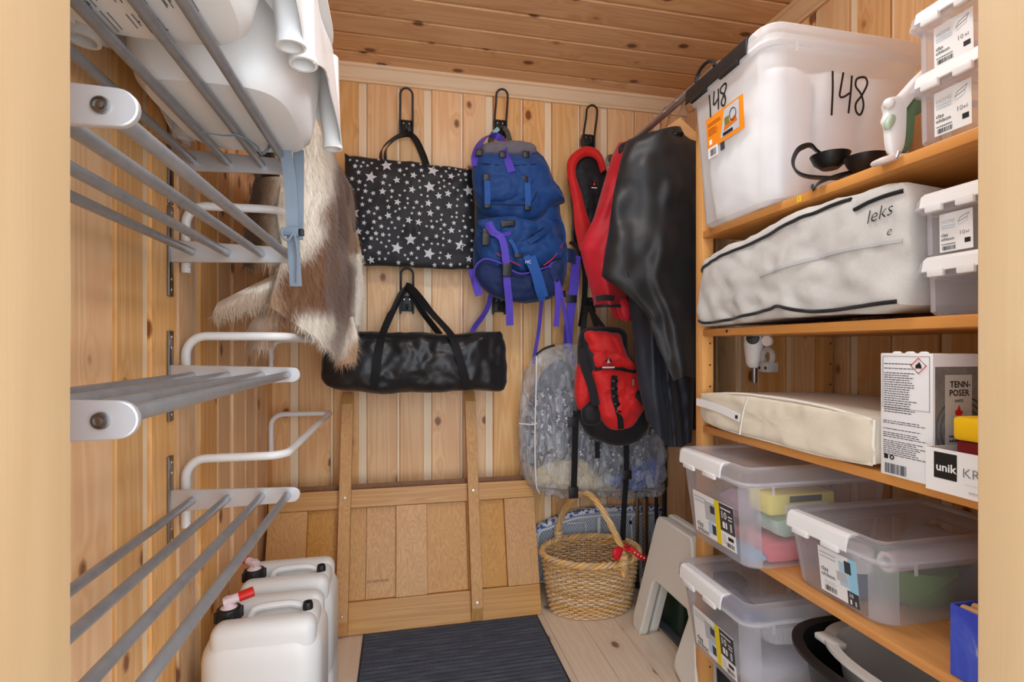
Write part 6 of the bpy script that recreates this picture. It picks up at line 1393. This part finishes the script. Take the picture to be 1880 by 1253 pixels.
lgq = decal(fU_, 0.14, 0.50, 0.32, 0.92, 0.0006, 'logo_square', MT['ink'], un); ftext('unik', fU_, 0.175, 0.50, 0.19, 0.001, MT['paper'], lgq, 0.03); ftext('KRO', fU_, 0.58, 0.46, 0.215, 0.0008, MT['grey_ink'], un, -0.01)
lines(fU_, 0.68, 0.98, 0.12, 0.22, 1, 0.0008, un, MT['lightgrey'], 3); decal(fU_, 0.62, 0.98, 0.30, 0.308, 0.0008, 'print_line', MT['lightgrey'], un)
yp = thing('yellow_pack', (0.93, 0.65, ZS[2] + 0.004), 'yellow pack with a red base standing in the open white carton', 'pack')
MB().rbox(0.90, 1.0, 0.606, 0.678, ZS[2] + 0.004, 0.945, 0.003).build('base', mat('deep_red_card', 120, 20, 24, 0.5), yp)
MB().rbox(0.896, 1.003, 0.606, 0.682, 0.9455, 0.985, 0.006).build('wrap', mat('yellow_film', 246, 196, 20, 0.35), yp)
# ---------------------------------------------------------------- white clamp tool under the second shelf
ht = thing('clamp_tool', (1.10, 1.36, ZS[2] + 0.12), 'white and grey tool with a round clamp and steel tip behind the beige bag', 'tool')
c = P(1385, 650, X=1.07); XT = 1.07
MB().lathe([(0.001, 0.075), (0.022, 0.075), (0.030, 0.065), (0.031, 0.025), (0.029, 0.018), (0.030, 0.015), (0.024, -0.03), (0.017, -0.042), (0.010, -0.044)], (c.x, c.y, c.z), 24).build('housing', MT['white'], ht)
MB().lathe([(0.009, -0.044), (0.008, -0.09), (0.001, -0.09)], (c.x, c.y, c.z), 14).build('tip', MT['steel'], ht)
MB().lathe([(0.001, 0.006), (0.017, 0.004), (0.019, 0)], (c.x - 0.022, c.y - 0.021, c.z + 0.048), 20, (-0.7, -0.7, 0)).build('button', MT['darkmetal'], ht)
k = P(1408, 662, X=1.07)
gr_ = mat('light_grey_clamp', 176, 176, 174, 0.4)
MB().rbox(k.x - 0.02, k.x + 0.02, k.y - 0.026, k.y + 0.014, k.z - 0.035, k.z - 0.005, 0.004).build('clamp_block', gr_, ht)
MB().tube([(k.x, k.y - 0.004 + 0.021 * math.cos(a), k.z + 0.012 + 0.021 * math.sin(a)) for a in [i * 2 * math.pi / 20 for i in range(20)]], 0.0085, 8, closed=True).build('clamp_ring', gr_, ht)
for s in (-1, 1): MB().lathe([(0.001, 0.002), (0.004, 0.002), (0.005, 0)], (k.x - 0.02, k.y - 0.006 + s * 0.013, k.z - 0.022), 12, (-1, 0, 0)).build('screw', MT['darkmetal'], ht)
for s in (-1, 1): MB().lathe([(0.001, 0.004), (0.016, 0.004), (0.017, 0), (0.016, -0.004), (0.001, -0.004)], (k.x, k.y - 0.002, k.z + 0.058), 20, (-1, -0.3 + s * 0.1, 0)).build('wheel', MT['white'], ht)
# ---------------------------------------------------------------- blue box with sticks at the near end of the fourth shelf
bx = thing('blue_box', (0.96, 0.645, ZS[3]), 'blue open box with pale artwork at the near end of the fourth shelf', 'box')
bmx = NT('blue_art_card'); nz = bmx.noise(bmx.coord((14, 14, 5)), 1, 4, 0.6, 1.2)
bmx.l(bmx.ramp(nz, [(0.45, srgb(52, 72, 196)), (0.62, srgb(76, 100, 212)), (0.72, srgb(206, 218, 240))]), bmx.p.inputs['Base Color']); bmx.p.inputs['Roughness'].default_value = 0.4
b0, b1, b2, b3, bz_ = 0.905, 1.05, 0.603, 0.692, 0.668
mm = MB()
mm.rbox(b0, b0 + 0.003, b2, b3, ZS[3] + 0.001, bz_, 0.001).rbox(b1 - 0.003, b1, b2, b3, ZS[3] + 0.001, bz_, 0.001).rbox(b0 + 0.003, b1 - 0.003, b2, b2 + 0.003, ZS[3] + 0.001, bz_, 0.001).rbox(b0 + 0.003, b1 - 0.003, b3 - 0.003, b3, ZS[3] + 0.001, bz_, 0.001)
mm.build('carton', bmx.mat, bx, sm=False)
for i in range(4):
    s_ = MB().tube([(0.925 + i * 0.024, 0.61, ZS[3] + 0.118), (0.925 + i * 0.024, 0.686, ZS[3] + 0.110)], 0.008, 10).build('wooden_stick', MT['hanger'], None)
    solo(s_, 'pale wooden stick in the blue box, %s from the front' % ('first', 'second', 'third', 'fourth')[i], 'stick', 'wooden sticks in the blue box')
